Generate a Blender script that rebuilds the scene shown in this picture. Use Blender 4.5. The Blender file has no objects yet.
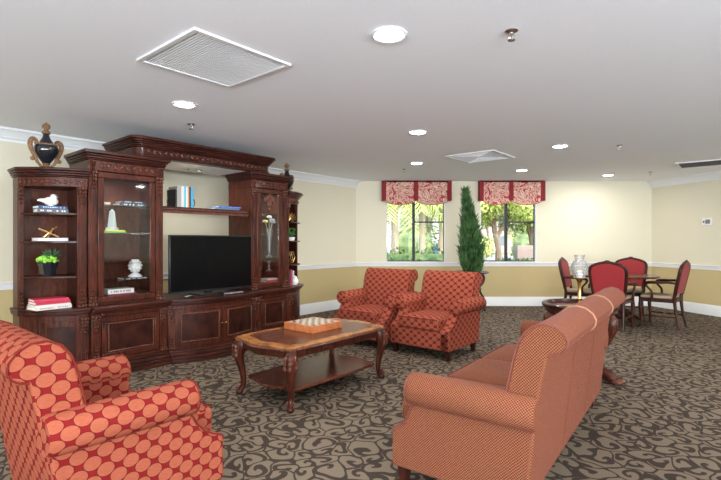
import bpy, bmesh, math, random
from mathutils import Vector, Matrix
random.seed(7)
PI = math.pi
TH = math.radians(40.1)
CA, SA = math.cos(TH), math.sin(TH)
COL = bpy.context.scene.collection
H = 2.44
def AB(a, b): return (CA*a+SA*b, -SA*a+CA*b)

# ------------------------------------------------------------------ materials
def mat(name):
    m = bpy.data.materials.new(name); m.use_nodes = True
    nt = m.node_tree; bs = nt.nodes['Principled BSDF']
    return m, nt, bs
def N(nt, t, **kw):
    n = nt.nodes.new(t)
    for k, v in kw.items(): setattr(n, k, v)
    return n
def lk(nt, a, b): nt.links.new(a, b)
def plain(name, col, rough=.5, metal=0, spec=None, emit=None, es=0, bump=None, bscale=200, sheen=0, coat=0):
    m, nt, bs = mat(name)
    bs.inputs['Base Color'].default_value = (*col, 1)
    bs.inputs['Roughness'].default_value = rough
    bs.inputs['Metallic'].default_value = metal
    if spec is not None: bs.inputs['Specular IOR Level'].default_value = spec
    if coat: bs.inputs['Coat Weight'].default_value = coat
    if sheen: bs.inputs['Sheen Weight'].default_value = sheen
    if emit: bs.inputs['Emission Color'].default_value = (*emit, 1); bs.inputs['Emission Strength'].default_value = es
    tc = N(nt, 'ShaderNodeTexCoord'); no = N(nt, 'ShaderNodeTexNoise'); no.inputs['Scale'].default_value = bscale
    lk(nt, tc.outputs['Object'], no.inputs['Vector'])
    hs = N(nt, 'ShaderNodeMixRGB', blend_type='MULTIPLY'); hs.inputs[0].default_value = .12
    hs.inputs[1].default_value = (*col, 1); lk(nt, no.outputs['Fac'], hs.inputs[2]); lk(nt, hs.outputs[0], bs.inputs['Base Color'])
    if bump:
        bp = N(nt, 'ShaderNodeBump'); bp.inputs['Strength'].default_value = bump; bp.inputs['Distance'].default_value = .002
        lk(nt, no.outputs['Fac'], bp.inputs['Height']); lk(nt, bp.outputs[0], bs.inputs['Normal'])
    return m
def ramp(nt, stops, interp='LINEAR'):
    r = N(nt, 'ShaderNodeValToRGB'); r.color_ramp.interpolation = interp
    e = r.color_ramp.elements
    while len(e) < len(stops): e.new(.5)
    for i, (p, c) in enumerate(stops): e[i].position = p; e[i].color = (*c, 1)
    return r
def wood(name, dark, light, rough=.28, scale=(14, 14, 2.2), coat=.35):
    m, nt, bs = mat(name)
    tc = N(nt, 'ShaderNodeTexCoord'); mp = N(nt, 'ShaderNodeMapping'); mp.inputs['Scale'].default_value = scale
    lk(nt, tc.outputs['Object'], mp.inputs[0])
    n1 = N(nt, 'ShaderNodeTexNoise'); n1.inputs['Scale'].default_value = 2.2; n1.inputs['Detail'].default_value = 2 if scale[1] <= 5 else 7; n1.inputs['Distortion'].default_value = .4 if scale[1] <= 5 else 1.2
    lk(nt, mp.outputs[0], n1.inputs['Vector'])
    r = ramp(nt, [(.32, dark), (.72, light)]); lk(nt, n1.outputs['Fac'], r.inputs[0]); lk(nt, r.outputs[0], bs.inputs['Base Color'])
    bs.inputs['Roughness'].default_value = rough+.08; bs.inputs['Specular IOR Level'].default_value = .2; bs.inputs['Coat Weight'].default_value = coat*.3; bs.inputs['Coat Roughness'].default_value = .12
    bp = N(nt, 'ShaderNodeBump'); bp.inputs['Strength'].default_value = .06 if rough > .2 else .01; bp.inputs['Distance'].default_value = .001
    lk(nt, n1.outputs['Fac'], bp.inputs['Height']); lk(nt, bp.outputs[0], bs.inputs['Normal'])
    return m
def mathn(nt, op, a, b=None, c=None):
    n = N(nt, 'ShaderNodeMath', operation=op)
    for i, v in enumerate((a, b, c)):
        if v is None: continue
        if isinstance(v, (int, float)): n.inputs[i].default_value = v
        else: lk(nt, v, n.inputs[i])
    return n.outputs[0]
def mix(nt, f, a, b, t='MIX'):
    n = N(nt, 'ShaderNodeMixRGB', blend_type=t)
    for i, v in enumerate((f, a, b)):
        if isinstance(v, (int, float)): n.inputs[i].default_value = v
        elif isinstance(v, tuple): n.inputs[i].default_value = (*v, 1)
        else: lk(nt, v, n.inputs[i])
    return n.outputs[0]

def wall_mat(name, up, lo):
    m, nt, bs = mat(name)
    g = N(nt, 'ShaderNodeNewGeometry'); s = N(nt, 'ShaderNodeSeparateXYZ'); lk(nt, g.outputs['Position'], s.inputs[0])
    f = mathn(nt, 'GREATER_THAN', s.outputs[2], .83)
    w = N(nt, 'ShaderNodeTexNoise'); w.inputs['Scale'].default_value = 60; lk(nt, g.outputs['Position'], w.inputs['Vector'])
    c = mix(nt, f, lo, up); c = mix(nt, .05, c, w.outputs['Fac'], 'MULTIPLY')
    lk(nt, c, bs.inputs['Base Color']); bs.inputs['Roughness'].default_value = .7
    bp = N(nt, 'ShaderNodeBump'); bp.inputs['Strength'].default_value = .15; bp.inputs['Distance'].default_value = .001
    lk(nt, w.outputs['Fac'], bp.inputs['Height']); lk(nt, bp.outputs[0], bs.inputs['Normal'])
    return m
def carpet_mat():
    m, nt, bs = mat('scroll_carpet')
    g = N(nt, 'ShaderNodeNewGeometry')
    mp = N(nt, 'ShaderNodeMapping'); mp.inputs['Rotation'].default_value = (0, 0, -TH*.3); lk(nt, g.outputs['Position'], mp.inputs[0])
    wn = N(nt, 'ShaderNodeTexNoise'); wn.inputs['Scale'].default_value = 4.0; wn.inputs['Detail'].default_value = 1; lk(nt, mp.outputs[0], wn.inputs['Vector'])
    v = N(nt, 'ShaderNodeVectorMath', operation='MULTIPLY_ADD'); lk(nt, wn.outputs['Color'], v.inputs[0]); v.inputs[1].default_value = (.22, .22, 0); lk(nt, mp.outputs[0], v.inputs[2])
    def layer(sc, k, off):
        a = N(nt, 'ShaderNodeVectorMath', operation='ADD'); lk(nt, v.outputs[0], a.inputs[0]); a.inputs[1].default_value = off
        vo = N(nt, 'ShaderNodeTexVoronoi', voronoi_dimensions='2D'); vo.inputs['Scale'].default_value = sc; vo.inputs['Randomness'].default_value = .75
        lk(nt, a.outputs[0], vo.inputs['Vector'])
        sb = N(nt, 'ShaderNodeVectorMath', operation='SUBTRACT'); 
        ms = N(nt, 'ShaderNodeVectorMath', operation='MULTIPLY'); lk(nt, a.outputs[0], ms.inputs[0]); ms.inputs[1].default_value = (1, 1, 0)
        lk(nt, ms.outputs[0], sb.inputs[0]); lk(nt, vo.outputs['Position'], sb.inputs[1])
        s = N(nt, 'ShaderNodeSeparateXYZ'); lk(nt, sb.outputs[0], s.inputs[0])
        th = mathn(nt, 'DIVIDE', mathn(nt, 'ARCTAN2', s.outputs[1], s.outputs[0]), 2*PI)
        r = mathn(nt, 'POWER', mathn(nt, 'ADD', mathn(nt, 'MULTIPLY', s.outputs[0], s.outputs[0]), mathn(nt, 'MULTIPLY', s.outputs[1], s.outputs[1])), .5)
        cs = N(nt, 'ShaderNodeSeparateXYZ'); lk(nt, vo.outputs['Color'], cs.inputs[0])
        sgn = mathn(nt, 'SUBTRACT', mathn(nt, 'MULTIPLY', mathn(nt, 'GREATER_THAN', cs.outputs[0], .5), 2), 1)
        t = mathn(nt, 'ADD', mathn(nt, 'ADD', mathn(nt, 'MULTIPLY', th, sgn), mathn(nt, 'MULTIPLY', r, k)), cs.outputs[1])
        fr = mathn(nt, 'FRACT', t)
        tri = mathn(nt, 'ABSOLUTE', mathn(nt, 'SUBTRACT', fr, .5))      # 0 at band centre, .5 at the gap
        ed = N(nt, 'ShaderNodeTexVoronoi', voronoi_dimensions='2D', feature='DISTANCE_TO_EDGE'); ed.inputs['Scale'].default_value = sc; ed.inputs['Randomness'].default_value = .75
        lk(nt, a.outputs[0], ed.inputs['Vector'])
        e = mathn(nt, 'GREATER_THAN', ed.outputs['Distance'], .045)
        return mathn(nt, 'MULTIPLY', mathn(nt, 'LESS_THAN', tri, mathn(nt, 'MULTIPLY_ADD', r, .8, .275)), e)
    p = layer(7.0, 11.5, (0, 0, 0))
    fn = N(nt, 'ShaderNodeTexNoise'); fn.inputs['Scale'].default_value = 260; lk(nt, g.outputs['Position'], fn.inputs['Vector'])
    wv = N(nt, 'ShaderNodeTexWave', bands_direction='Y'); wv.inputs['Scale'].default_value = 38; wv.inputs['Distortion'].default_value = .6; lk(nt, mp.outputs[0], wv.inputs['Vector'])
    lt = mix(nt, wv.outputs['Fac'], CARP_L0, CARP_L1)
    dk = mix(nt, fn.outputs['Fac'], CARP_D0, CARP_D1)
    c = mix(nt, p, dk, lt); c = mix(nt, .5, c, fn.outputs['Fac'], 'MULTIPLY')
    lk(nt, c, bs.inputs['Base Color']); bs.inputs['Roughness'].default_value = .95; bs.inputs['Specular IOR Level'].default_value = .1
    bp = N(nt, 'ShaderNodeBump'); bp.inputs['Strength'].default_value = .4; bp.inputs['Distance'].default_value = .003
    lk(nt, fn.outputs['Fac'], bp.inputs['Height']); lk(nt, bp.outputs[0], bs.inputs['Normal'])
    return m
CARP_L0, CARP_L1 = (.26, .20, .140), (.165, .125, .088)
CARP_D0, CARP_D1 = (.040, .029, .022), (.072, .053, .040)

def disc_fabric():
    m, nt, bs = mat('disc_fabric')
    uv = N(nt, 'ShaderNodeUVMap'); s = N(nt, 'ShaderNodeSeparateXYZ'); lk(nt, uv.outputs[0], s.inputs[0])
    CW, CH, R = .100, .080, .0290
    def dist(ox, oy):
        fx = mathn(nt, 'SUBTRACT', mathn(nt, 'FRACT', mathn(nt, 'ADD', mathn(nt, 'DIVIDE', s.outputs[0], CW), ox)), .5)
        fy = mathn(nt, 'SUBTRACT', mathn(nt, 'FRACT', mathn(nt, 'ADD', mathn(nt, 'DIVIDE', s.outputs[1], CH), oy)), .5)
        fx = mathn(nt, 'MULTIPLY', fx, CW*.84); fy = mathn(nt, 'MULTIPLY', fy, CH)
        return mathn(nt, 'SQRT', mathn(nt, 'ADD', mathn(nt, 'MULTIPLY', fx, fx), mathn(nt, 'MULTIPLY', fy, fy)))
    d = mathn(nt, 'MINIMUM', dist(0, 0), dist(.5, .5))
    inside = mathn(nt, 'LESS_THAN', d, R-.0015)
    line = mathn(nt, 'LESS_THAN', mathn(nt, 'ABSOLUTE', mathn(nt, 'SUBTRACT', d, R)), .0014)
    ns = N(nt, 'ShaderNodeTexNoise'); ns.inputs['Scale'].default_value = 180; ns.inputs['Detail'].default_value = 3
    mp = N(nt, 'ShaderNodeMapping'); mp.inputs['Scale'].default_value = (.25, 1.3, 1); lk(nt, uv.outputs[0], mp.inputs[0]); lk(nt, mp.outputs[0], ns.inputs['Vector'])
    discc = mix(nt, ns.outputs['Fac'], (.215, .045, .025), (.345, .105, .058))
    c = mix(nt, inside, (.165, .010, .011), discc); c = mix(nt, line, c, (.10, .010, .010))
    lk(nt, c, bs.inputs['Base Color']); bs.inputs['Roughness'].default_value = .8; bs.inputs['Specular IOR Level'].default_value = .05; bs.inputs['Sheen Weight'].default_value = .0; bs.inputs['Sheen Roughness'].default_value = .4
    bp = N(nt, 'ShaderNodeBump'); bp.inputs['Strength'].default_value = .2; bp.inputs['Distance'].default_value = .001
    lk(nt, ns.outputs['Fac'], bp.inputs['Height']); lk(nt, bp.outputs[0], bs.inputs['Normal'])
    return m
def weave_fabric():
    m, nt, bs = mat('woven_fabric')
    uv = N(nt, 'ShaderNodeUVMap')
    ck = N(nt, 'ShaderNodeTexChecker'); ck.inputs['Scale'].default_value = 150; lk(nt, uv.outputs[0], ck.inputs['Vector'])
    ns = N(nt, 'ShaderNodeTexNoise'); ns.inputs['Scale'].default_value = 90; ns.inputs['Detail'].default_value = 4; lk(nt, uv.outputs[0], ns.inputs['Vector'])
    a = mix(nt, ck.outputs['Fac'], (.105, .018, .012), (.235, .10, .050)); c = mix(nt, .35, a, ns.outputs['Color'], 'OVERLAY')
    lk(nt, c, bs.inputs['Base Color']); bs.inputs['Roughness'].default_value = .7
    bs.inputs['Specular IOR Level'].default_value = .06; bs.inputs['Sheen Weight'].default_value = .10; bs.inputs['Sheen Roughness'].default_value = .35; bs.inputs['Sheen Tint'].default_value = (1, .38, .38, 1)
    bp = N(nt, 'ShaderNodeBump'); bp.inputs['Strength'].default_value = .35; bp.inputs['Distance'].default_value = .0015
    lk(nt, ck.outputs['Fac'], bp.inputs['Height']); lk(nt, bp.outputs[0], bs.inputs['Normal'])
    return m
def glass(name, tint=(1, 1, 1), gloss=.10, haze=0, fs=.6):
    m = bpy.data.materials.new(name); m.use_nodes = True; nt = m.node_tree; nt.nodes.clear()
    o = N(nt, 'ShaderNodeOutputMaterial'); t = N(nt, 'ShaderNodeBsdfTransparent'); t.inputs[0].default_value = (*tint, 1)
    gl = N(nt, 'ShaderNodeBsdfGlossy'); gl.inputs['Roughness'].default_value = .03
    fr = N(nt, 'ShaderNodeFresnel'); fr.inputs[0].default_value = 1.45
    mx = N(nt, 'ShaderNodeMixShader'); f = mathn(nt, 'ADD', mathn(nt, 'MULTIPLY', fr.outputs[0], fs), gloss-.04*fs)
    lk(nt, f, mx.inputs[0]); lk(nt, t.outputs[0], mx.inputs[1]); lk(nt, gl.outputs[0], mx.inputs[2]); out = mx.outputs[0]
    if haze:
        df = N(nt, 'ShaderNodeBsdfDiffuse'); m2 = N(nt, 'ShaderNodeMixShader'); m2.inputs[0].default_value = haze; lk(nt, out, m2.inputs[1]); lk(nt, df.outputs[0], m2.inputs[2]); out = m2.outputs[0]
    lk(nt, out, o.inputs[0])
    return m
def leafmat(name, c0, c1, sc=30, rough=.6):
    m, nt, bs = mat(name)
    tc = N(nt, 'ShaderNodeTexCoord'); n = N(nt, 'ShaderNodeTexNoise'); n.inputs['Scale'].default_value = sc; lk(nt, tc.outputs['Object'], n.inputs['Vector'])
    r = ramp(nt, [(.35, c0), (.65, c1)]); lk(nt, n.outputs['Fac'], r.inputs[0]); lk(nt, r.outputs[0], bs.inputs['Base Color']); bs.inputs['Roughness'].default_value = rough
    return m
def valance_mat():
    m, nt, bs = mat('leaf_print_cloth')
    tc = N(nt, 'ShaderNodeTexCoord'); mp = N(nt, 'ShaderNodeMapping'); mp.inputs['Scale'].default_value = (1, 1, 1); mp.inputs['Rotation'].default_value = (0, .5, 0)
    lk(nt, tc.outputs['Object'], mp.inputs[0])
    n = N(nt, 'ShaderNodeTexNoise'); n.inputs['Scale'].default_value = 7; n.inputs['Detail'].default_value = 1; n.inputs['Distortion'].default_value = 2.6
    lk(nt, mp.outputs[0], n.inputs['Vector'])
    r = ramp(nt, [(.38, (.36, .035, .04)), (.44, (.66, .52, .40)), (.50, (.36, .06, .05)), (.55, (.70, .58, .46)), (.62, (.34, .03, .035))])
    lk(nt, n.outputs['Fac'], r.inputs[0]); lk(nt, r.outputs[0], bs.inputs['Base Color']); bs.inputs['Roughness'].default_value = .8
    return m
def chess_mat():
    m, nt, bs = mat('chess_squares')
    tc = N(nt, 'ShaderNodeTexCoord'); ck = N(nt, 'ShaderNodeTexChecker'); ck.inputs['Scale'].default_value = 1/.04
    ck.inputs[1].default_value = (.55, .47, .37, 1); ck.inputs[2].default_value = (.10, .05, .035, 1)
    ad = N(nt, 'ShaderNodeVectorMath', operation='ADD'); ad.inputs[1].default_value = (1, 1, .013); lk(nt, tc.outputs['Object'], ad.inputs[0])
    lk(nt, ad.outputs[0], ck.inputs['Vector']); lk(nt, ck.outputs[0], bs.inputs['Base Color']); bs.inputs['Roughness'].default_value = .2
    return m

MAH = wood('mahogany', (.017, .004, .0025), (.095, .021, .010))
MAHD = wood('dark_mahogany', (.016, .0045, .003), (.060, .016, .010), .28)
MAHH = wood('mahogany_moulding', (.015, .004, .003), (.066, .016, .009), .28, (12, 1.2, 12), .3)
PANEL = wood('burl_panel', (.014, .004, .003), (.045, .012, .007), .25, (5, 5, 4))
CARVE = wood('carved_mahogany', (.035, .011, .008), (.19, .065, .04), .18, (30, 30, 30), .6)
TABW = wood('table_walnut', (.04, .010, .006), (.14, .040, .02), .16, (10, 2.5, 10), .35)
INLAY = wood('honey_inlay', (.16, .055, .016), (.36, .15, .045), .18, (5, 5, 5), .35)
BACKW = wood('cabinet_back', (.04, .010, .006), (.12, .034, .017), .35, (8, 8, 3))
LINW = plain('cream_lining', (.42, .36, .28), .5)
BOXW = wood('cherry_box', (.30, .085, .03), (.48, .17, .06), .25, (6, 6, 6), .5)
CHW = wood('chair_mahogany', (.018, .005, .004), (.06, .015, .010), .25)
WALL = wall_mat('two_tone_wall', (.64, .597, .462), (.50, .395, .195))
CEIL = plain('ceiling_paint', (.90, .915, .96), .9, bump=.25, bscale=120)
TRIM = plain('white_trim', (.74, .745, .75), .35)
CARPET = carpet_mat(); DISC = disc_fabric(); WEAVE = weave_fabric()
PIPE = plain('red_piping', (.15, .018, .012), .9, spec=.1); PIPET = plain('tan_piping', (.34, .15, .085), .7); PIPES = plain('coral_piping', (.17, .04, .028), .7)
REDV = plain('red_velvet', (.27, .012, .014), .8, sheen=.08, bump=.3, bscale=90)
BEIGE = plain('beige_seat_cloth', (.34, .26, .165), .8, bump=.3, bscale=150)
REDB = plain('crimson_band', (.21, .006, .014), .8)
VAL = valance_mat(); CHESS = chess_mat()
BRASS = plain('brass', (.70, .47, .17), .25, 1); GOLD = plain('gold', (.80, .55, .22), .3, 1)
BRONZE = wood('aged_gilt', (.06, .03, .018), (.34, .19, .09), .4, (40, 40, 40), .1)
BLACKG = plain('black_glaze', (.012, .013, .018), .12, coat=.6)
BLACK = plain('black_metal', (.015, .015, .016), .35); BLK = plain('matte_black', (.02, .02, .02), .5)
SCREEN = plain('tv_screen', (.003, .003, .0035), .22, spec=.10); BEZ = plain('tv_bezel', (.012, .012, .013), .3)
ALU = plain('window_aluminium', (.018, .018, .02), .5, 0, .3)
WHITE = plain('white_ceramic', (.80, .80, .80), .3); PAPER = plain('paper', (.75, .72, .66), .8)
BLUEW = plain('pale_marble', (.62, .70, .72), .3)
WGL = glass('window_glass', (.99, 1, .99), .002, 0, .04); DGL = glass('door_glass', (.98, .98, .98), .03); SGL = glass('shelf_glass', (.86, .92, .89), .10)
HGL = glass('clear_vase_glass', (.99, .99, .99), .06, .10)
CHROME = plain('chrome', (.6, .58, .54), .2, 1)
GRILLE = plain('grille_white', (.80, .80, .82), .6); GRD = plain('grille_shadow', (.60, .60, .62), .9); GRDD = plain('grille_dark', (.05, .04, .04), .9)
SUCC = leafmat('lime_succulent', (.10, .30, .02), (.30, .60, .06), 40); SPIKE = leafmat('dark_spiky_leaf', (.02, .07, .03), (.06, .14, .06))
CEDAR = leafmat('cedar_green', (.010, .042, .010), (.060, .145, .035), 11)
LAMP = plain('lamp_lens', (1, 1, 1), .5, emit=(1, .985, .96), es=22)
def ink(c, r=.5): 
    return plain('cover_%02x%02x%02x' % tuple(int(255*x) for x in c), c, r)

# ------------------------------------------------------------------ mesh helpers
LAST = [None]
def nb(): return bmesh.new()
def bx(bm, x0, x1, y0, y1, z0, z1, M=None):
    vs = [bm.verts.new((x, y, z)) for x in (x0, x1) for y in (y0, y1) for z in (z0, z1)]
    for f in ((0, 1, 3, 2), (4, 6, 7, 5), (0, 4, 5, 1), (2, 3, 7, 6), (0, 2, 6, 4), (1, 5, 7, 3)):
        bm.faces.new([vs[i] for i in f])
    if M: 
        for v in vs: v.co = M @ v.co
    return bm
def prism(bm, pts, lo, hi, axis='z', uvs=True, M=None):
    """pts: outline (p,q); axis z: (x,y) ; axis y: (x,z) ; axis x: (y,z)"""
    mk = {'z': lambda p, q, t: (p, q, t), 'y': lambda p, q, t: (p, t, q), 'x': lambda p, q, t: (t, p, q)}[axis]
    uvl = bm.loops.layers.uv.verify()
    n = len(pts)
    A = [bm.verts.new(mk(p[0], p[1], lo)) for p in pts]; B = [bm.verts.new(mk(p[0], p[1], hi)) for p in pts]
    L = [0]
    for i in range(n): L.append(L[-1]+math.dist(pts[i], pts[(i+1) % n]))
    off = {'z': 0, 'y': 0.03, 'x': .013}[axis]
    for i in range(n):
        j = (i+1) % n
        f = bm.faces.new((A[i], A[j], B[j], B[i]))
        for lp, uv in zip(f.loops, ((lo, L[i]), (lo, L[i+1]), (hi, L[i+1]), (hi, L[i]))): lp[uvl].uv = (uv[0]+off, uv[1])
    for V in (A, B):
        f = bm.faces.new(V)
        for lp, v, p in zip(f.loops, V, pts): lp[uvl].uv = (p[0], p[1])
    if M:
        for v in A+B: v.co = M @ v.co
    return bm
def lathe(bm, prof, c=(0, 0, 0), seg=20, sx=1, sy=1, M=None):
    rings = []
    for r, z in prof:
        rings.append([bm.verts.new((c[0]+r*sx*math.cos(2*PI*k/seg), c[1]+r*sy*math.sin(2*PI*k/seg), c[2]+z)) for k in range(seg)])
    for i in range(len(rings)-1):
        for k in range(seg):
            bm.faces.new((rings[i][k], rings[i][(k+1) % seg], rings[i+1][(k+1) % seg], rings[i+1][k]))
    if prof[0][0] > 1e-5: bm.faces.new(rings[0][::-1])
    if prof[-1][0] > 1e-5: bm.faces.new(rings[-1])
    if M:
        for r in rings:
            for v in r: v.co = M @ v.co
    return bm
def catmull(P, n=6):
    P = [Vector(p) for p in P]; out = []
    for i in range(len(P)-1):
        p0, p1, p2, p3 = P[max(i-1, 0)], P[i], P[i+1], P[min(i+2, len(P)-1)]
        for k in range(n):
            t = k/n
            out.append(.5*((2*p1)+(p2-p0)*t+(2*p0-5*p1+4*p2-p3)*t*t+(3*p1-p0-3*p2+p3)*t**3))
    out.append(P[-1]); return out
def tube(bm, P, R, seg=8, closed=False, smooth=0, flat=1.0):
    if smooth:
        if isinstance(R, (list, tuple)):
            RR = catmull([(r, 0, 0) for r in R], smooth); R = [r[0] for r in RR]
        P = catmull(P, smooth)
    P = [Vector(p) for p in P]; n = len(P)
    if not isinstance(R, (list, tuple)): R = [R]*n
    rings = []; prev = None
    for i in range(n):
        if closed: t = (P[(i+1) % n]-P[i-1]).normalized()
        else: t = (P[min(i+1, n-1)]-P[max(i-1, 0)]).normalized()
        if prev is None:
            u = t.cross(Vector((0, 0, 1)))
            if u.length < 1e-3: u = t.cross(Vector((0, 1, 0)))
            u.normalize()
        else:
            u = prev-t*prev.dot(t); u.normalize()
        prev = u; w = t.cross(u)
        rings.append([bm.verts.new(P[i]+R[i]*(u*math.cos(2*PI*k/seg)+flat*w*math.sin(2*PI*k/seg))) for k in range(seg)])
    m = n if closed else n-1
    for i in range(m):
        j = (i+1) % n
        for k in range(seg): bm.faces.new((rings[i][k], rings[i][(k+1) % seg], rings[j][(k+1) % seg], rings[j][k]))
    if not closed: bm.faces.new(rings[0][::-1]); bm.faces.new(rings[-1])
    return bm
def ell(bm, c, r, seg=10, rg=6, M=None):
    if not isinstance(r, (tuple, list)): r = (r, r, r)
    rot = M or Matrix.Identity(3)
    top = bm.verts.new(Vector(c)+rot @ Vector((0, 0, r[2]))); bot = bm.verts.new(Vector(c)+rot @ Vector((0, 0, -r[2])))
    rings = []
    for i in range(1, rg):
        ph = PI*i/rg
        rings.append([bm.verts.new(Vector(c)+rot @ Vector((r[0]*math.sin(ph)*math.cos(2*PI*k/seg), r[1]*math.sin(ph)*math.sin(2*PI*k/seg), r[2]*math.cos(ph)))) for k in range(seg)])
    for k in range(seg):
        bm.faces.new((top, rings[0][k], rings[0][(k+1) % seg])); bm.faces.new((bot, rings[-1][(k+1) % seg], rings[-1][k]))
        for i in range(len(rings)-1): bm.faces.new((rings[i][k], rings[i+1][k], rings[i+1][(k+1) % seg], rings[i][(k+1) % seg]))
    return bm
def obj(name, bm, m, parent=None, smooth=35, bev=0, bseg=2, off=None, sub=0, keepuv=False):
    if off: bmesh.ops.translate(bm, verts=bm.verts, vec=(-off[0], -off[1], -off[2]))
    bmesh.ops.recalc_face_normals(bm, faces=bm.faces)
    me = bpy.data.meshes.new(name); bm.to_mesh(me); bm.free()
    o = bpy.data.objects.new(name, me); COL.objects.link(o)
    me.materials.append(m)
    if not me.uv_layers:
        ul = me.uv_layers.new(name='UVMap')
        for p in me.polygons:
            n = p.normal; ax = max(range(3), key=lambda i: abs(n[i]))
            ij = {0: (1, 2), 1: (0, 2), 2: (1, 0)}[ax]
            for li in p.loop_indices:
                co = me.vertices[me.loops[li].vertex_index].co; ul.data[li].uv = (co[ij[0]], co[ij[1]])
    if smooth:
        me.polygons.foreach_set('use_smooth', [True]*len(me.polygons)); me.set_sharp_from_angle(angle=math.radians(smooth))
    if bev:
        b = o.modifiers.new('bevel', 'BEVEL'); b.width = bev; b.segments = bseg; b.limit_method = 'ANGLE'; b.angle_limit = math.radians(40)
        b.harden_normals = False
        me.polygons.foreach_set('use_smooth', [True]*len(me.polygons))
    if sub:
        s = o.modifiers.new('sub', 'SUBSURF'); s.levels = s.render_levels = sub
    if parent: o.parent = parent
    LAST[0] = o
    return o
def tag(o, label, cat, group=None, kind=None):
    o['label'] = label; o['category'] = cat
    if group: o['group'] = group
    if kind: o['kind'] = kind
    return o
def thing(name, label, cat, loc=(0, 0, 0), rz=0, group=None):
    o = bpy.data.objects.new(name, None); COL.objects.link(o); o.location = loc; o.rotation_euler = (0, 0, rz); o.empty_display_size = .1
    return tag(o, label, cat, group)
def thingAB(name, label, cat, a, b, z=0, rz=0, group=None):
    x, y = AB(a, b); return thing(name, label, cat, (x, y, z), rz-TH, group)
def struct(name, bm, m, smooth=35, bev=0):
    o = obj(name, bm, m, None, smooth, bev); o['kind'] = 'structure'; return o
def dup(root, loc, rz, label=None, group=None):
    r = root.copy(); COL.objects.link(r); r.location = loc; r.rotation_euler = (0, 0, rz)
    if label: r['label'] = label
    if group: r['group'] = group
    for ch in list(root.children):
        c = ch.copy(); COL.objects.link(c); c.parent = r
        for g in ch.children:
            d = g.copy(); COL.objects.link(d); d.parent = c
    return r

# ------------------------------------------------------------------ room shell
P1 = Vector((-.088, 9.04)); P2 = Vector((5.70, 9.04)); U = Vector((SA, CA)); RW = Vector((.262, -.965))
P4 = P1-U*10; P3 = P2+RW*12.2; P5 = Vector((-7.2, -3.6)); P3 = Vector((P3.x, -3.2))
poly = [P1, P2, P3, P5, P4]
bm = nb(); prism(bm, [tuple(p) for p in poly], -.12, 0); struct('floor', bm, CARPET, 0)
bm = nb(); prism(bm, [tuple(p) for p in poly], H, H+.15); struct('ceiling', bm, CEIL, 0)
def wallbox(bm, A, B, z0, z1, t0=0, t1=.16, s0=0, s1=None):
    """vertical slab along A->B; outward normal to the left of A->B; t0,t1 offset outward"""
    d = (B-A); L = d.length; d.normalize(); n = Vector((-d.y, d.x))
    if s1 is None: s1 = L
    M = Matrix(((d.x, n.x, 0, A.x), (d.y, n.y, 0, A.y), (0, 0, 1, 0), (0, 0, 0, 1)))
    bx(bm, s0, s1, t0, t1, z0, z1, M); return L
# left wall runs P4->P1 (outward = left/up side)
bm = nb(); wallbox(bm, P4, P1, 0, H, 0, .16, -.1, 10); struct('wall_left', bm, WALL, 0)
WIN = [(.50, 1.655, 1.045), (2.345, 3.44, 2.866)]; WZ0, WZ1 = .855, 2.30
bm = nb(); xs = [P1.x-.15, WIN[0][0], WIN[0][1], WIN[1][0], WIN[1][1], P2.x+.15]
for i in range(0, 6, 2): bx(bm, xs[i], xs[i+1], 9.04, 9.20, 0, H)
for w in WIN: bx(bm, w[0], w[1], 9.04, 9.20, 0, WZ0); bx(bm, w[0], w[1], 9.04, 9.20, WZ1, H)
struct('wall_far', bm, WALL, 0)
bm = nb(); wallbox(bm, P2, P3, 0, H, 0, .16, 0, None); struct('wall_right', bm, WALL, 0)
# unseen wall behind the camera, window openings added to let daylight in
bm = nb(); A, B = P3, P5; L = (B-A).length
openings = [(1.0, 4.4), (5.4, 8.8), (9.8, 13.2)]; e = [0]
s = 0
for o0, o1 in openings: wallbox(bm, A, B, 0, H, 0, .16, s, o0); wallbox(bm, A, B, 0, .25, 0, .16, o0, o1); wallbox(bm, A, B, 2.3, H, 0, .16, o0, o1); s = o1
wallbox(bm, A, B, 0, H, 0, .16, s, L); struct('wall_back', bm, WALL, 0)
bm = nb(); A4, B4 = P5, P4; L4 = (B4-A4).length
wallbox(bm, A4, B4, 0, H, 0, .16, 0, L4); struct('wall_side', bm, WALL, 0)
# trims: profile = (offset inward, z)
def trimrun(name, A, B, prof, m=TRIM, e0=0, e1=0):
    d = (B-A); L = d.length; d.normalize(); n = Vector((d.y, -d.x))
    M = Matrix(((d.x, n.x, 0, A.x), (d.y, n.y, 0, A.y), (0, 0, 1, 0), (0, 0, 0, 1)))
    bm = nb(); prism(bm, prof, e0, L+e1, 'x', M=M); struct(name, bm, m, 30)
base = [(0, 0), (.016, 0), (.016, .15), (.010, .165), (.006, .18), (0, .18)]
rail = [(0, .775), (.012, .775), (.016, .79), (.014, .80), (.022, .815), (.022, .832), (.030, .842), (.030, .852), (0, .855)]
crown = [(0, 2.31), (.012, 2.31), (.014, 2.335), (.030, 2.345), (.040, 2.37), (.075, 2.405), (.085, 2.415), (.10, 2.42), (.105, 2.44), (0, 2.44)]
trimrun('baseboard_left', P4, P1, base); trimrun('baseboard_far', P1, P2, base); trimrun('baseboard_right', P2, P3, base)
trimrun('trim_1', P4, P1, rail); trimrun('trim_3', P2, P3, rail); trimrun('trim_2', P1, P2, [(p[0]*.9, p[1]) for p in rail])
trimrun('trim_4', P4, P1, crown); trimrun('trim_5', P2, P3, crown)
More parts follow.
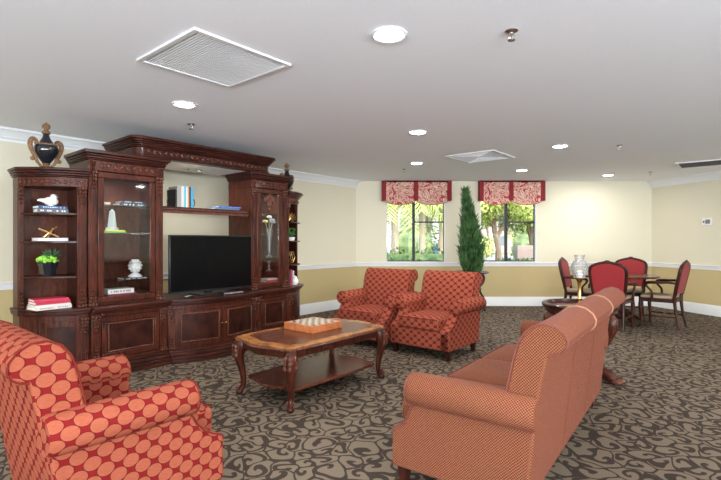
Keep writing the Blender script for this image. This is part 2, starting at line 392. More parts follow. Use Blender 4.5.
# windows
for i, (x0, x1, xm) in enumerate(WIN):
    r = bpy.data.objects.new('window_%d' % (i+1), None); COL.objects.link(r); r.location = ((x0+x1)/2, 9.12, WZ0); r['kind'] = 'structure'
    of = ((x0+x1)/2, 9.12, WZ0)
    bm = nb(); w = .022; y0, y1 = 9.10, 9.14
    bx(bm, x0, x0+w, y0, y1, WZ0, WZ1); bx(bm, x1-w, x1, y0, y1, WZ0, WZ1); bx(bm, x0, x1, y0, y1, WZ0, WZ0+.03); bx(bm, x0, x1, y0, y1, WZ1-w, WZ1)
    bx(bm, xm-.026, xm+.026, y0-.01, y1, WZ0, WZ1); bx(bm, xm, x1, y0, y1, 1.63, 1.655)
    obj('window_frame', bm, ALU, r, off=of)
    bm = nb(); bx(bm, x0+w, x1-w, 9.118, 9.122, WZ0+.03, WZ1-w); obj('pane', bm, WGL, r, off=of)
    bm = nb(); bx(bm, x0, x0+.012, 9.041, 9.10, WZ0, WZ1); bx(bm, x1-.012, x1, 9.041, 9.10, WZ0, WZ1); bx(bm, x0, x1, 9.03, 9.10, WZ0, WZ0+.012); obj('window_reveal', bm, TRIM, r, off=of)
A, B = P3, P5; d = (B-A).normalized(); n = Vector((-d.y, d.x))
MB_ = Matrix(((d.x, n.x, 0, A.x), (d.y, n.y, 0, A.y), (0, 0, 1, 0), (0, 0, 0, 1)))
for i, (s0, s1) in enumerate(openings):
    bm = nb()
    for k in range(4):
        s = s0+(s1-s0)*k/3; bx(bm, s-.03 if k else s, s+.03 if k < 3 else s, .05, .09, .25, 2.3, MB_)
    bx(bm, s0, s1, .05, .09, .25, .29, MB_); bx(bm, s0, s1, .05, .09, 2.26, 2.3, MB_)
    struct('window_%d' % (i+3), bm, ALU)  # unseen frames of the windows added for light from behind

# valances
for i, (x0, xb, x1) in enumerate([(.42, 1.075, 1.755), (2.305, 2.915, 3.565)]):
    t = thing('window_valance', ['left red and cream leaf-print valance over the window nearer the wall unit', 'right red and cream leaf-print valance over the window right of the tree'][i], 'valance', ((x0+x1)/2, 9.02, 1.97), 0, 'window valances')
    of = ((x0+x1)/2, 9.02, 1.97)
    for (p, q) in ((x0+.05, xb), (xb, x1-.05)):
        pts = [(p, 2.435)]; n = 14
        for k in range(n+1):
            u = k/n; pts.append((p+(q-p)*u, 2.045-.075*math.sin(PI*u)**.7))
        pts.append((q, 2.435)); bm = nb(); prism(bm, pts, 8.93, 8.95, 'y'); obj('valance_panel', bm, VAL, t, off=of)
        bm = nb(); tube(bm, [(p+(q-p)*k/n, 8.93, 2.045-.075*math.sin(PI*k/n)**.7) for k in range(n+1)], .007, 6); obj('cord_edge', bm, plain('cord', (.30, .09, .05), .7), t, off=of)
    for k, c in enumerate((x0+.035, xb, x1-.035)):
        w = .042; bm = nb(); bx(bm, c-w, c+w, 8.915, 8.93 if k == 1 else 9.035, 2.05, 2.438); obj('band', bm, REDB, t, off=of, bev=.006)
    bm = nb(); bx(bm, x0, x1, 8.93, 9.035, 2.41, 2.438); obj('top_board', bm, REDB, t, off=of)

# ------------------------------------------------------------------ ceiling fixtures
DL = [((.16, 2.58), 'large ceiling downlight nearest the camera, top centre of the view'), ((-1.49, 3.91), 'ceiling downlight in front of the wall unit, beside the square grille'),
      ((.61, 4.92), 'ceiling downlight above the coffee table end, nearer of the pair left of the diffuser'), ((.84, 6.90), 'ceiling downlight near the left window, farther of the pair left of the diffuser'),
      ((2.44, 5.65), 'ceiling downlight right of the square diffuser'), ((2.65, 7.59), 'small ceiling downlight near the right window valance'), ((4.38, 8.17), 'ceiling downlight above the games table in the far right corner'),
      ((3.2, 3.2), 'ceiling downlight out of view to the right'), ((-2.9, 1.3), 'ceiling downlight out of view to the left'), ((-.6, .2), 'ceiling downlight over the camera position'), ((2.2, .3), 'ceiling downlight behind the sofa, out of view'), ((5.2, 4.6), 'ceiling downlight at the right wall, out of view'), ((-1.5, -1.8), 'ceiling downlight at the back left, out of view'), ((3.5, -1.8), 'ceiling downlight at the back right, out of view')]
def make_light(label):
    t = thing('ceiling_downlight', label, 'light', (0, 0, H), 0, 'recessed ceiling downlights')
    bm = nb(); lathe(bm, [(.075, -.002), (.095, -.002), (.098, -.008), (.090, -.012), (.078, -.008), (.075, -.002)], seg=32); obj('trim_ring', bm, TRIM, t)
    bm = nb(); lathe(bm, [(.0001, -.016), (.03, -.015), (.055, -.012), (.072, -.006), (.076, -.001)], seg=32); obj('lens', bm, LAMP, t)
    return t
lp = make_light(DL[0][1]); lp.location = (*DL[0][0], H)
for (x, y), lb in DL[1:]: dup(lp, (x, y, H), 0, lb)
for (x, y), lb in DL:
    l = bpy.data.lights.new('downlight_lamp', 'AREA'); l.shape = 'DISK'; l.size = .15; l.energy = 12; l.color = (1, .98, .96); l.spread = PI
    lo = bpy.data.objects.new('downlight_lamp', l); COL.objects.link(lo); lo.location = (x, y, H-.02)
def make_sprinkler(label):
    t = thing('fire_sprinkler', label, 'sprinkler', (0, 0, H), 0, 'ceiling sprinklers')
    bm = nb(); lathe(bm, [(.0001, 0), (.036, 0), (.036, -.004), (.026, -.010), (.012, -.012), (.012, -.02), (.0001, -.02)], seg=20); obj('escutcheon', bm, CHROME, t)
    bm = nb(); tube(bm, [(.011, 0, -.015), (.014, 0, -.03), (.006, 0, -.045)], .0025, 6, smooth=3); tube(bm, [(-.011, 0, -.015), (-.014, 0, -.03), (-.006, 0, -.045)], .0025, 6, smooth=3); tube(bm, [(0, 0, -.01), (0, 0, -.05)], .003, 6); obj('frame_arms', bm, CHROME, t)
    bm = nb(); lathe(bm, [(.0001, -.048), (.019, -.048), (.021, -.052), (.0001, -.052)], seg=12); obj('deflector', bm, CHROME, t)
    return t
SP = [((.83, 2.54), 'largest ceiling sprinkler, right of the nearest downlight'), ((-1.68, 4.58), 'ceiling sprinkler above the bridge of the wall unit'), ((3.13, 5.59), 'ceiling sprinkler between the diffuser and the dark grille'),
      ((.70, 7.48), 'ceiling sprinkler near the left window valance'), ((4.90, 7.81), 'ceiling sprinkler nearest the far right corner')]
s0 = make_sprinkler(SP[0][1]); s0.location = (*SP[0][0], H)
for (x, y), lb in SP[1:]: dup(s0, (x, y, H), 0, lb)
def grille(label, x, y, side, inner, blades, ang=-TH, name='ceiling_grille'):
    t = thing(name, label, 'vent', (x, y, H), ang); s = side/2
    bm = nb(); w = .03
    for a in ((-s, s, -s, -s+w), (-s, s, s-w, s), (-s, -s+w, -s+w, s-w), (s-w, s, -s+w, s-w)): bx(bm, a[0], a[1], a[2], a[3], -.014, 0)
    obj('vent_frame', bm, TRIM, t, bev=.003)
    bm = nb(); bx(bm, -s+w, s-w, -s+w, s-w, -.002, 0); obj('backing', bm, inner, t)
    bm = nb()
    if blades == 'rings':
        for k in range(1, 9):
            r = s*(.94-.10*k); q = .006
            for a in ((-r, r, -r, -r+q), (-r, r, r-q, r), (-r, -r+q, -r, r), (r-q, r, -r, r)): bx(bm, a[0], a[1], a[2], a[3], -.010, -.002)
    else:
        n = blades
        for k in range(n):
            v = -s+w+(2*s-2*w)*(k+.5)/n; bx(bm, -s+w, s-w, v-.003, v+.003, -.010, -.002)
    obj('blades', bm, GRILLE if inner != GRDD else plain('blade_grey', (.07, .055, .055), .6), t)
    return t
grille('large square white return grille in the ceiling above the near armchair', -.938, 2.976, .69, GRD, 34)
grille('square white louvred diffuser in the ceiling toward the right window', 1.65, 6.36, .70, GRD, 'rings', name='ceiling_diffuser')
x, y = AB(-.54, 8.61); grille('dark slotted grille in the ceiling at the right edge of the view', x, y, .62, GRDD, 18)

# thermostat on right wall
t0 = P2+RW*1.11; ang = math.atan2(RW.y, RW.x)
t = thing('wall_thermostat', 'small white thermostat box on the right wall above the chair rail', 'thermostat', (t0.x, t0.y, 1.54), ang)
bm = nb(); bx(bm, -.085, .085, -.03, -.001, 0, .13); obj('thermostat_case', bm, TRIM, t, bev=.006)
bm = nb(); bx(bm, -.02, .06, -.034, -.028, .03, .10); obj('display', bm, plain('grey_display', (.16, .16, .17), .3), t, bev=.002)
bm = nb(); bx(bm, -.06, -.035, -.034, -.028, .05, .08); obj('button', bm, BLK, t)

# ------------------------------------------------------------------ wall unit
BK = -5.25
def carving(bm, a, b, z, h, w=.05, d=.014, flip=1):
    w *= 1.2; d *= 1.35
    """acanthus drop applied on a front facing +a"""
    n = 5
    for k in range(n):
        t = k/(n-1); zz = z-flip*h*(t-.5); ww = w*(1-.62*t)
        for s in (-1, 1):
            R = Matrix.Rotation(s*flip*.55, 3, 'X')
            ell(bm, (a, b+s*ww*.38, zz), (d, ww*.20, h*.115), 8, 5, R)
        ell(bm, (a+.003, b, zz), (d*1.1, ww*.13, h*.13), 8, 5)
    ell(bm, (a+.004, b, z+flip*h*.47), (d*1.2, w*.24, w*.24), 8, 5)
    for s in (-1, 1): ell(bm, (a+.002, b+s*w*.42, z+flip*h*.47), (d, w*.18, w*.2), 8, 5)
def carve1(name, par, of, *a, **k):
    bm = nb(); carving(bm, *a, **k); return obj(name, bm, CARVE, par, off=of)
def frieze(bm, pts, z, h, step=.055):
    """row of scroll leaves along polyline pts (a,b) facing out"""
    for i in range(len(pts)-1):
        p, q = Vector(pts[i]), Vector(pts[i+1]); L = (q-p).length; n = max(1, round(L/step)); ang = math.atan2(q.y-p.y, q.x-p.x)-PI/2
        Rz = Matrix.Rotation(ang, 3, 'Z')
        for k in range(n):
            c = p+(q-p)*((k+.5)/n); s = 1 if k % 2 else -1
            ell(bm, (c.x, c.y, z+s*h*.1), (.010, L/n*.42, h*.2), 8, 5, Rz @ Matrix.Rotation(s*.6, 3, 'X'))
            ell(bm, (c.x, c.y+.0, z-s*h*.25), (.008, L/n*.18, h*.13), 6, 4, Rz)
def raised(bm, a, b0, b1, z0, z1, w=.012, d=.008):
    """thin moulding rectangle on a front"""
    bx(bm, a, a+d, b0, b1, z0, z0+w); bx(bm, a, a+d, b0, b1, z1-w, z1); bx(bm, a, a+d, b0, b0+w, z0+w, z1-w); bx(bm, a, a+d, b1-w, b1, z0+w, z1-w)
def tower(b0, b1, label, side):
    ox = (BK, (b0+b1)/2, 0); t = thingAB('display_cabinet', label, 'cabinet', ox[0], ox[1], 0, 0, 'glazed display cabinets of the wall unit')
    F = -4.75; B = -4.66; pw = .082
    def P(name, bm, m, bev=.004, par=t, **k): return obj(name, bm, m, par, bev=bev, off=ox, **k)
    bm = nb()
    for (z0, z1, f) in ((0, .035, -4.585), (.035, .07, -4.60), (.07, .105, -4.62), (.105, .125, -4.645)): bx(bm, BK, f, b0-.004, b1+.004, z0, z1)
    P('plinth', bm, MAHH, .006)
    bm = nb(); bx(bm, BK, B-.02, b0, b1, .125, .60); bx(bm, B-.02, B, b0, b0+pw, .125, .60); bx(bm, B-.02, B, b1-pw, b1, .125, .60)
    bx(bm, B-.02, B, b0+pw, b1-pw, .56, .60); bx(bm, B-.02, B, b0+pw, b1-pw, .125, .16); P('base', bm, MAH)
    dr = nb(); d0, d1 = b0+pw+.008, b1-pw-.008; raised(dr, B-.012, d0, d1, .168, .552, .045, .014); P('door', dr, MAH, .005)
    door = LAST[0]
    bm = nb(); bx(bm, B-.018, B-.006, d0+.045, d1-.045, .213, .507); P('door_panel', bm, PANEL, .003, door)
    bm = nb(); raised(bm, B-.006, d0+.052, d1-.052, .22, .50, .014, .010); P('panel_moulding', bm, CARVE, .004, door)
    for q in (b0+pw/2, b1-pw/2): carve1('base_carving', t, ox, B+.002, q, .51, .13, .055); carve1('base_carving', t, ox, B+.002, q, .20, .10, .05, flip=-1)
    bm = nb()
    for (z0, z1, f) in ((.60, .615, -4.64), (.615, .64, -4.61), (.64, .67, -4.575)): bx(bm, BK, f, b0-.002, b1+.002, z0, z1)
    P('deck', bm, MAHH, .006)
    # upper case
    bm = nb(); bx(bm, BK, F-.02, b0+.006, b0+.03, .67, 1.95); bx(bm, BK, F-.02, b1-.03, b1-.006, .67, 1.95); bx(bm, BK, F-.02, b0+.03, b1-.03, 1.92, 1.95)
    P('side_panels', bm, MAH, .002)
    bm = nb(); bx(bm, BK, BK+.015, b0+.03, b1-.03, .67, 1.92); P('back_panel', bm, BACKW, 0)
    bm = nb()
    for s, q in ((b0+.004, b0+pw), (b1-pw, b1-.004)):
        bx(bm, F-.03, F, s, q, .67, 1.95); bx(bm, F, F+.008, s+.018, q-.018, .80, 1.80)
    P('pilasters', bm, MAH, .006)
    for q in (b0+pw/2, b1-pw/2): carve1('pilaster_carving', t, ox, F+.008, q, 1.86, .15, .06); carve1('pilaster_carving', t, ox, F+.008, q, .74, .13, .06, flip=-1)
    bm = nb(); bx(bm, BK+.015, F-.03, b0+.03, b1-.03, .67, .735); P('floor_board', bm, MAH, 0)
    e0, e1 = b0+pw+.004, b1-pw-.004; fw = .058
    bm = nb(); raised(bm, F-.022, e0, e1, .685, 1.945, fw, .024); P('glazed_door', bm, MAH, .008); gd = LAST[0]
    bm = nb(); bx(bm, F-.012, F-.008, e0+fw, e1-fw, .743, 1.887); P('door_glass', bm, DGL, 0, gd)
    bm = nb()
    if side == 'R':   # carved crest behind the top of the glass
        for k in range(5): ell(bm, (F-.004, (e0+e1)/2+(k-2)*.035, 1.84-abs(k-2)*.02+.01), (.012, .022, .045), 8, 5)
        ell(bm, (F-.004, (e0+e1)/2, 1.76), (.012, .04, .06), 8, 5); ell(bm, (F-.004, (e0+e1)/2, 1.69), (.01, .02, .03), 8, 5)
        P('door_crest', bm, CARVE, 0, gd)
    else: bm.free()
    bm = nb()
    for z in (.88, 1.06, 1.36, 1.64): bx(bm, BK+.02, F-.06, b0+.032, b1-.032, z-.008, z)
    P('glass_shelf', bm, SGL, 0)
    # frieze and cornice
    bm = nb(); bx(bm, BK, F+.008, b0, b1, 1.95, 2.05); P('frieze', bm, MAH, .006)
    bm = nb(); frieze(bm, [(F+.012, b0+.09), (F+.012, b1-.09)], 2.0, .07, .06)
    P('frieze_carving', bm, CARVE, 0)
    for q in (b0+.035, b1-.035): carve1('corner_carving', t, ox, F+.012, q, 2.0, .08, .05)
    bm = nb()
    for (z0, z1, f) in ((2.05, 2.065, .018), (2.065, 2.085, .03), (2.085, 2.105, .045), (2.105, 2.14, .065)): bx(bm, BK, F+f, b0-f*.75, b1+f*.75, z0, z1)
    P('cornice', bm, MAHH, .008, bseg=3)
    bm = nb(); lathe(bm, [(.0001, 0), (.03, 0), (.03, -.006), (.0001, -.006)], (BK+.33, ox[1], 1.919), 12); P('cabinet_lamp', bm, LAMP if False else WHITE, 0)  # added fitting for the cabinet light, does not glow itself
    l = bpy.data.lights.new('cabinet_spot', 'AREA'); l.shape = 'DISK'; l.size = .06; l.energy = 2.4; l.color = (1, .9, .75)  # lamp added to brighten the cabinet interior
    lo = bpy.data.objects.new('cabinet_spot', l); COL.objects.link(lo); lo.location = (*AB(BK+.33, ox[1]), 1.905)
    return t
tower(1.67, 2.40, 'tall mahogany display cabinet with glass door, left of the television', 'L')
tower(3.53, 4.11, 'narrower mahogany display cabinet with carved glass door, right of the television', 'R')

def bookcase(b0, b1, ta, tag_label, pw):
    """b0 = edge at the tower, b1 = outer edge; front falls back toward the outer edge"""
    sg = 1 if b1 > b0 else -1; W = abs(b1-b0); ox = (BK, (b0+b1)/2, 0)
    t = thingAB('corner_bookcase', tag_label, 'bookcase', ox[0], ox[1], 0, 0, 'open end bookcases of the wall unit')
    def curve(d, e=0, f0=-4.75, n=12):
        return [(f0+d-ta*(k/n)**2, b0+sg*(.003 if k == 0 else 0)+sg*(W+e)*k/n) for k in range(n+1)]
    def outline(d, e=0, f0=-4.75): c = curve(d, e, f0); return c+[(BK, b0+sg*(W+e)), (BK, b0+sg*.003)]
    def P(name, bm, m, bev=.003, par=t, **k): return obj(name, bm, m, par, bev=bev, off=ox, **k)
    bm = nb()
    for (z0, z1, f) in ((0, .035, .10), (.035, .07, .085), (.07, .105, .065), (.105, .125, .04)): prism(bm, outline(f+.02, f*.3), z0, z1)
    P('plinth', bm, MAHH, .005)
    bm = nb(); prism(bm, outline(.045), .125, .60); P('base', bm, MAH)
    # curved door panel on base
    c = curve(.052)
    bm = nb(); seg = c[2:10]; prism(bm, seg+[(p[0]-.02, p[1]) for p in seg[::-1]], .17, .55); P('door', bm, MAH); dd = LAST[0]
    seg = curve(.060)[3:9]; bm = nb(); prism(bm, seg+[(p[0]-.02, p[1]) for p in seg[::-1]], .22, .50); P('door_panel', bm, PANEL, .003, dd)
    carve1('base_carving', t, ox, -4.69, b0+sg*.045, .50, .13, .055); carve1('base_carving', t, ox, -4.69, b0+sg*.045, .20, .10, .05, flip=-1)
    bm = nb()
    for (z0, z1, f) in ((.60, .615, .055), (.615, .64, .075), (.64, .665, .10)): prism(bm, outline(f, f*.25), z0, z1)
    P('deck', bm, MAHH, .005)
    th = .022
    bm = nb(); bx(bm, BK, BK+.015, min(b0, b1)+.003, max(b0, b1)-.003, .65, 1.80); P('back_panel', bm, BACKW, 0)
    bm = nb(); lo, hi = sorted((b0+sg*.004, b0+sg*th)); bx(bm, BK, -4.79, lo, hi, .65, 1.80); P('side_panel', bm, MAH, .002)
    bm = nb(); lo, hi = sorted((b1-sg*th, b1-sg*.002)); bx(bm, BK, -4.75-ta+.0, lo, hi, .65, 1.80)
    P('side_panel', bm, MAH, .002)
    bm = nb(); lo, hi = sorted((b0+sg*.004, b0+sg*pw)); bx(bm, -4.80, -4.765, lo, hi, .65, 1.80); bx(bm, -4.765, -4.757, lo+.015, hi-.015, .74, 1.68)
    if sg < 0: lo, hi = sorted((b1, b1-sg*.05)); bx(bm, -4.79-ta, -4.755-ta, lo, hi, .65, 1.80)
    P('pilasters', bm, MAH, .005)
    for aa, bb, ww in ((-4.757, b0+sg*pw/2, .055), (-4.757-ta, b1-sg*.025, .04)): carve1('pilaster_carving', t, ox, aa, bb, 1.70, .14, ww); carve1('pilaster_carving', t, ox, aa, bb, .74, .13, ww, flip=-1)
    for z in (.955, 1.28, 1.54):
        c = [(p[0], p[1]) for p in curve(-.03 if sg < 0 else .012, 0 if sg < 0 else .035)]
        c = [p for p in c if abs(p[1]-b0) > pw*.9]
        bm = nb(); prism(bm, c+[(BK+.015, b1-sg*th), (BK+.015, b0+sg*th), (-4.82, b0+sg*th), (-4.82, b0+sg*pw)], z-.018, z); P('shelf', bm, MAHD, .002)
    bm = nb(); prism(bm, outline(.005), 1.78, 1.865); P('frieze', bm, MAH)
    bm = nb(); frieze(bm, curve(.012)[0:13:2], 1.822, .06, .05); P('frieze_carving', bm, CARVE, 0)
    bm = nb()
    for (z0, z1, f) in ((1.865, 1.88, .02), (1.88, 1.90, .035), (1.90, 1.92, .05), (1.92, 1.945, .07)): prism(bm, outline(f, f*.6), z0, z1)
    P('cornice', bm, MAHH, .006)
    return t
bookcase(1.67, 1.205, .34, 'open mahogany bookcase at the far left end of the wall unit', .085)
bookcase(4.11, 4.50, .22, 'open mahogany bookcase at the right end of the wall unit', .05)

# media console
cb0, cb1 = 2.404, 3.526
def bow(d, f0=-4.60, sag=.15, n=20):
    return [(f0+d+sag*math.sin(PI*k/n)**1.0, cb0+(cb1-cb0)*k/n) for k in range(n+1)]
ox = (BK, (cb0+cb1)/2, 0)
con = thingAB('media_console', 'low bow-fronted mahogany media console under the television', 'cabinet', ox[0], ox[1])
def PC(name, bm, m, bev=.003, par=con): return obj(name, bm, m, par, bev=bev, off=ox)
def bowo(d, **k): return bow(d, **k)+[(BK, cb1), (BK, cb0)]
bm = nb()
for (z0, z1, f) in ((0, .035, .03), (.035, .07, .015), (.07, .105, -.005), (.105, .125, -.03)): prism(bm, bowo(f), z0, z1)
PC('plinth', bm, MAHH, .005)
bm = nb(); prism(bm, bowo(-.06), .125, .60); PC('base', bm, MAH)
bm = nb()
for (z0, z1, f) in ((.60, .615, -.035), (.615, .64, -.005), (.64, .67, .03)): prism(bm, bowo(f), z0, z1)
PC('deck', bm, MAHH, .005)
for (k0, k1) in ((1, 10), (10, 19)):
    c = bow(-.05)[k0:k1+1]; g = .006
    c = [(c[0][0], c[0][1]+g)]+c[1:-1]+[(c[-1][0], c[-1][1]-g)]
    bm = nb(); prism(bm, c+[(p[0]-.02, p[1]) for p in c[::-1]], .165, .555); PC('door', bm, MAH); dd = LAST[0]
    c2 = bow(-.044)[k0+1:k1]; bm = nb(); prism(bm, c2+[(p[0]-.02, p[1]) for p in c2[::-1]], .205, .515)
    PC('door_panel', bm, PANEL, .003, dd)
    c3 = bow(-.036)[k0+1:k1]; bm = nb()
    for z0, z1 in ((.205, .219), (.501, .515)): prism(bm, c3+[(p[0]-.012, p[1]) for p in c3[::-1]], z0, z1)
    for p in (c3[0], c3[-1]): bx(bm, p[0]-.014, p[0], p[1]-.007, p[1]+.007, .205, .515)
    PC('panel_moulding', bm, CARVE, .003, dd)
    kb = c[-1] if k0 == 1 else c[0]; bm = nb(); ell(bm, (kb[0]+.012, kb[1]+(-.02 if k0 == 1 else .02), .37), .009); PC('knob', bm, BRASS, 0, dd)
for b in (cb0+.035, cb1-.035): carve1('base_carving', con, ox, -4.64, b, .51, .13, .055); carve1('base_carving', con, ox, -4.64, b, .20, .10, .05, flip=-1)
# bridge
ox = (BK, 2.92, 2.141)
br = thingAB('bridge_canopy', 'carved mahogany bridge canopy spanning the two display cabinets above the television', 'cabinet top', ox[0], ox[1], 2.141)
def brl(d, r=.09):
    f = -4.70+d; l0, l1 = 2.09-d*.8, 3.80+d*.8; pts = []
    for k in range(7): t = PI/2*k/6; pts.append((f-r+r*math.sin(t), l0+r-r*math.cos(t)))
    for k in range(7): t = PI/2*k/6; pts.append((f-r+r*math.cos(t), l1-r+r*math.sin(t)))
    return pts+[(-5.38, l1), (-5.38, l0)]
bm = nb(); 
for i, (z0, z1, d) in enumerate(((2.141, 2.16, .012), (2.16, 2.235, 0), (2.235, 2.25, .012), (2.25, 2.268, .025), (2.268, 2.285, .04), (2.285, 2.305, .055), (2.305, 2.335, .075))): prism(bm, brl(d), z0, z1)
obj('canopy_box', bm, MAHH, br, bev=.006, off=ox)
bm = nb(); frieze(bm, [(-4.695, 2.19), (-4.695, 3.71)], 2.197, .06, .062); obj('frieze_carving', bm, CARVE, br, off=ox)
bm = nb(); bx(bm, -5.36, -4.79, 2.47, 3.46, 2.1385, 2.1405); obj('underside_panel', bm, plain('white_soffit', (.72, .68, .60), .5), br, off=ox)
for b in (2.86, 3.02):
    bm = nb(); lathe(bm, [(.0001, 0), (.028, 0), (.034, .004), (.034, .012), (.0001, .012)], (-5.1, b, 2.120), 16); obj('soffit_lamp', bm, CHROME, br, off=ox)
for b in (2.94,):
    l = bpy.data.lights.new('soffit_light', 'AREA'); l.shape = 'DISK'; l.size = .1; l.energy = 5; l.color = (1, .93, .84)
    lo = bpy.data.objects.new('soffit_light', l); COL.objects.link(lo); lo.location = (*AB(-5.1, b), 2.11)
# shelf in the niche
ox = (BK, 2.965, 1.60)
ns = thingAB('niche_shelf', 'wooden shelf with beaded front edge above the television', 'shelf', ox[0], ox[1], 1.60)
bm = nb(); bx(bm, BK+.02, -4.80, cb0, cb1, 1.610, 1.655); obj('board', bm, MAHH, ns, bev=.004, off=ox)
bm = nb(); bx(bm, -4.815, -4.805, cb0, cb1, 1.583, 1.611)
for k in range(46): ell(bm, (-4.796, cb0+.012+(cb1-cb0-.024)*k/45, 1.63), (.008, .009, .012), 6, 4)
obj('beaded_edge', bm, CARVE, ns, off=ox)

# television
ox = (-4.80, 3.01, .671)
tv = thingAB('television', 'black flat-screen television standing on the media console', 'television', ox[0], ox[1], .671)
bm = nb(); bx(bm, -4.80, -4.765, 2.475, 3.555, .705, 1.345); obj('tv_bezel', bm, BEZ, tv, bev=.006, off=ox)
bm = nb(); bx(bm, -4.766, -4.763, 2.487, 3.543, .725, 1.333); obj('screen', bm, SCREEN, tv, off=ox)
bm = nb(); bx(bm, -4.87, -4.82, 2.70, 3.26, .80, 1.18); obj('rear_housing', bm, BEZ, tv, bev=.015, off=ox)
bm = nb(); prism(bm, [(-4.93, 2.78), (-4.70, 2.80), (-4.68, 2.98), (-4.70, 3.16), (-4.93, 3.18)], .671, .683); bx(bm, -4.84, -4.81, 2.93, 3.03, .683, .72); obj('stand', bm, BEZ, tv, bev=.003, off=ox)
# device and remotes
x = -4.63
t = thingAB('remote_control', 'dark remote control lying on the console deck in front of the television left side', 'remote control', -4.62, 2.62, .671, .6)
bm = nb(); bx(bm, -.022, .022, -.085, .085, 0, .018); obj('remote_body', bm, BLK, t, bev=.006)
bm = nb(); bx(bm, -.017, .017, -.07, .03, .018, .021); obj('keypad', bm, plain('pale_green_keys', (.35, .50, .46), .4), t)
t = thingAB('set_top_box', 'slim silver and black set-top box on the console deck in front of the television', 'set-top box', -4.565, 3.10, .671, .05)
bm = nb(); bx(bm, -.06, .06, -.13, .13, .004, .030); obj('box_case', bm, BEZ, t, bev=.003)
bm = nb(); bx(bm, .055, .064, -.128, .128, .012, .024); obj('front_panel', bm, plain('silver', (.5, .52, .55), .3, .7), t)
bm = nb(); bx(bm, -.05, .05, -.12, .12, 0, .005); obj('feet', bm, BLK, t)

# ------------------------------------------------------------------ ornaments
def urn(a, b, z, label):
    t = thingAB('lidded_urn', label, 'urn', a, b, z, .2, 'black and gilt urns on the wall unit')
    bm = nb(); lathe(bm, [(.0001, .052), (.028, .052), (.045, .075), (.075, .115), (.095, .155), (.100, .19), (.092, .215), (.060, .225), (.0001, .226)], seg=24); obj('body', bm, BLACKG, t)
    bm = nb(); lathe(bm, [(.0001, 0), (.062, 0), (.062, .012), (.045, .02), (.030, .03), (.024, .042), (.036, .052), (.0001, .055)], seg=24); obj('foot', bm, BRONZE, t)
    bm = nb(); lathe(bm, [(.070, .212), (.082, .219), (.082, .229), (.060, .236), (.050, .24)], seg=24); obj('collar', bm, BRONZE, t)
    bm = nb(); lathe(bm, [(.0001, .235), (.058, .236), (.050, .26), (.034, .285), (.026, .31), (.024, .325), (.0001, .33)], seg=24); obj('lid', bm, BLACKG, t); ld = LAST[0]
    bm = nb(); lathe(bm, [(.0001, .325), (.034, .328), (.038, .340), (.030, .352), (.016, .358), (.016, .366), (.030, .378), (.035, .396), (.028, .414), (.012, .424), (.006, .432), (.0001, .436)], seg=16); obj('finial', bm, BRONZE, ld)
    for s in (-1, 1):
        bm = nb(); tube(bm, [(0, s*.070, .228), (0, s*.092, .262), (0, s*.118, .262), (0, s*.134, .232), (0, s*.132, .19), (0, s*.115, .145), (0, s*.092, .10), (0, s*.075, .06), (0, s*.045, .025)], [.012, .016, .020, .022, .020, .018, .016, .014, .012], 8, smooth=4)
        ell(bm, (0, s*.085, .232), .018); ell(bm, (0, s*.115, .085), (.014, .020, .020)); obj('handle', bm, BRONZE, t)
    return t
urn(-4.99, 1.40, 1.946, 'black and gilt lidded urn on top of the left bookcase')
urn(-5.02, 4.34, 1.946, 'black and gilt lidded urn half hidden behind the right display cabinet top')

def book(label, a, b, z, w, l, th, col, rz=0, upright=False, marks=None, group=None, spine='x'):
    """flat: w (along a), l (along b), th; spine faces +a. upright: th along b, l tall, w deep"""
    t = thingAB('book', label, 'book', a, b, z, rz, group)
    c = ink(col); q = .004
    bm = nb(); pb = nb(); ov = .004
    if not upright:
        bx(bm, -w/2, w/2, -l/2, l/2, 0, q); bx(bm, -w/2, w/2, -l/2, l/2, th-q, th); bx(bm, w/2-q, w/2, -l/2, l/2, q, th-q)
        bx(pb, -w/2+ov, w/2-q, -l/2+ov, l/2-ov, q, th-q)
    else:
        bx(bm, -w/2, w/2, -th/2, -th/2+q, 0, l); bx(bm, -w/2, w/2, th/2-q, th/2, 0, l); bx(bm, w/2-q, w/2, -th/2+q, th/2-q, 0, l)
        bx(pb, -w/2+ov, w/2-q, -th/2+q, th/2-q, ov, l-ov)
    obj('cover', bm, c, t); obj('pages', pb, PAPER, t)
    if marks:
        bm = nb(); n = 9; random.seed(int(l*1000+th*777))
        y = -l*.40
        while y < l*.38:
            ww = random.uniform(.008, .016); hh = th*random.uniform(.3, .45)
            if random.random() < .78:
                if upright: bx(bm, w/2, w/2+.001, -hh/2, hh/2, l/2+y, l/2+y+ww*.8)
                else: bx(bm, w/2, w/2+.001, y, y+ww*.8, th/2-hh/2, th/2+hh/2)
            y += ww+.004
        obj('spine_lettering', bm, ink(marks), t)
    return t
# left bookcase, shelf 1 (1.53): two books and a bird
G = 'books in the left bookcase'
book('dark grey book with white spine lettering, lowest under the white bird', -4.97, 1.43, 1.541, .17, .245, .034, (.10, .10, .12), -.05, marks=(.8, .8, .8), group=G)
book('navy blue book directly under the white bird', -4.97, 1.425, 1.576, .165, .235, .026, (.02, .07, .20), .03, marks=(.6, .7, .8), group=G)
t = thingAB('bird_figurine', 'white ceramic bird on the blue book in the left bookcase', 'figurine', -4.96, 1.425, 1.603, .1)
bm = nb(); ell(bm, (0, .005, .045), (.038, .062, .043), 14, 10); ell(bm, (0, .028, .088), (.028, .030, .028), 12, 8); tube(bm, [(0, -.03, .045), (0, -.075, .052), (0, -.105, .050)], [.026, .016, .008], 8, smooth=3); lathe(bm, [(.0001, 0), (.024, 0), (.020, .012), (.0001, .014)], seg=12); obj('bird_body', bm, WHITE, t, smooth=60)
bm = nb(); tube(bm, [(0, .052, .090), (0, .068, .086)], [.006, .001], 6); obj('beak', bm, WHITE, t)
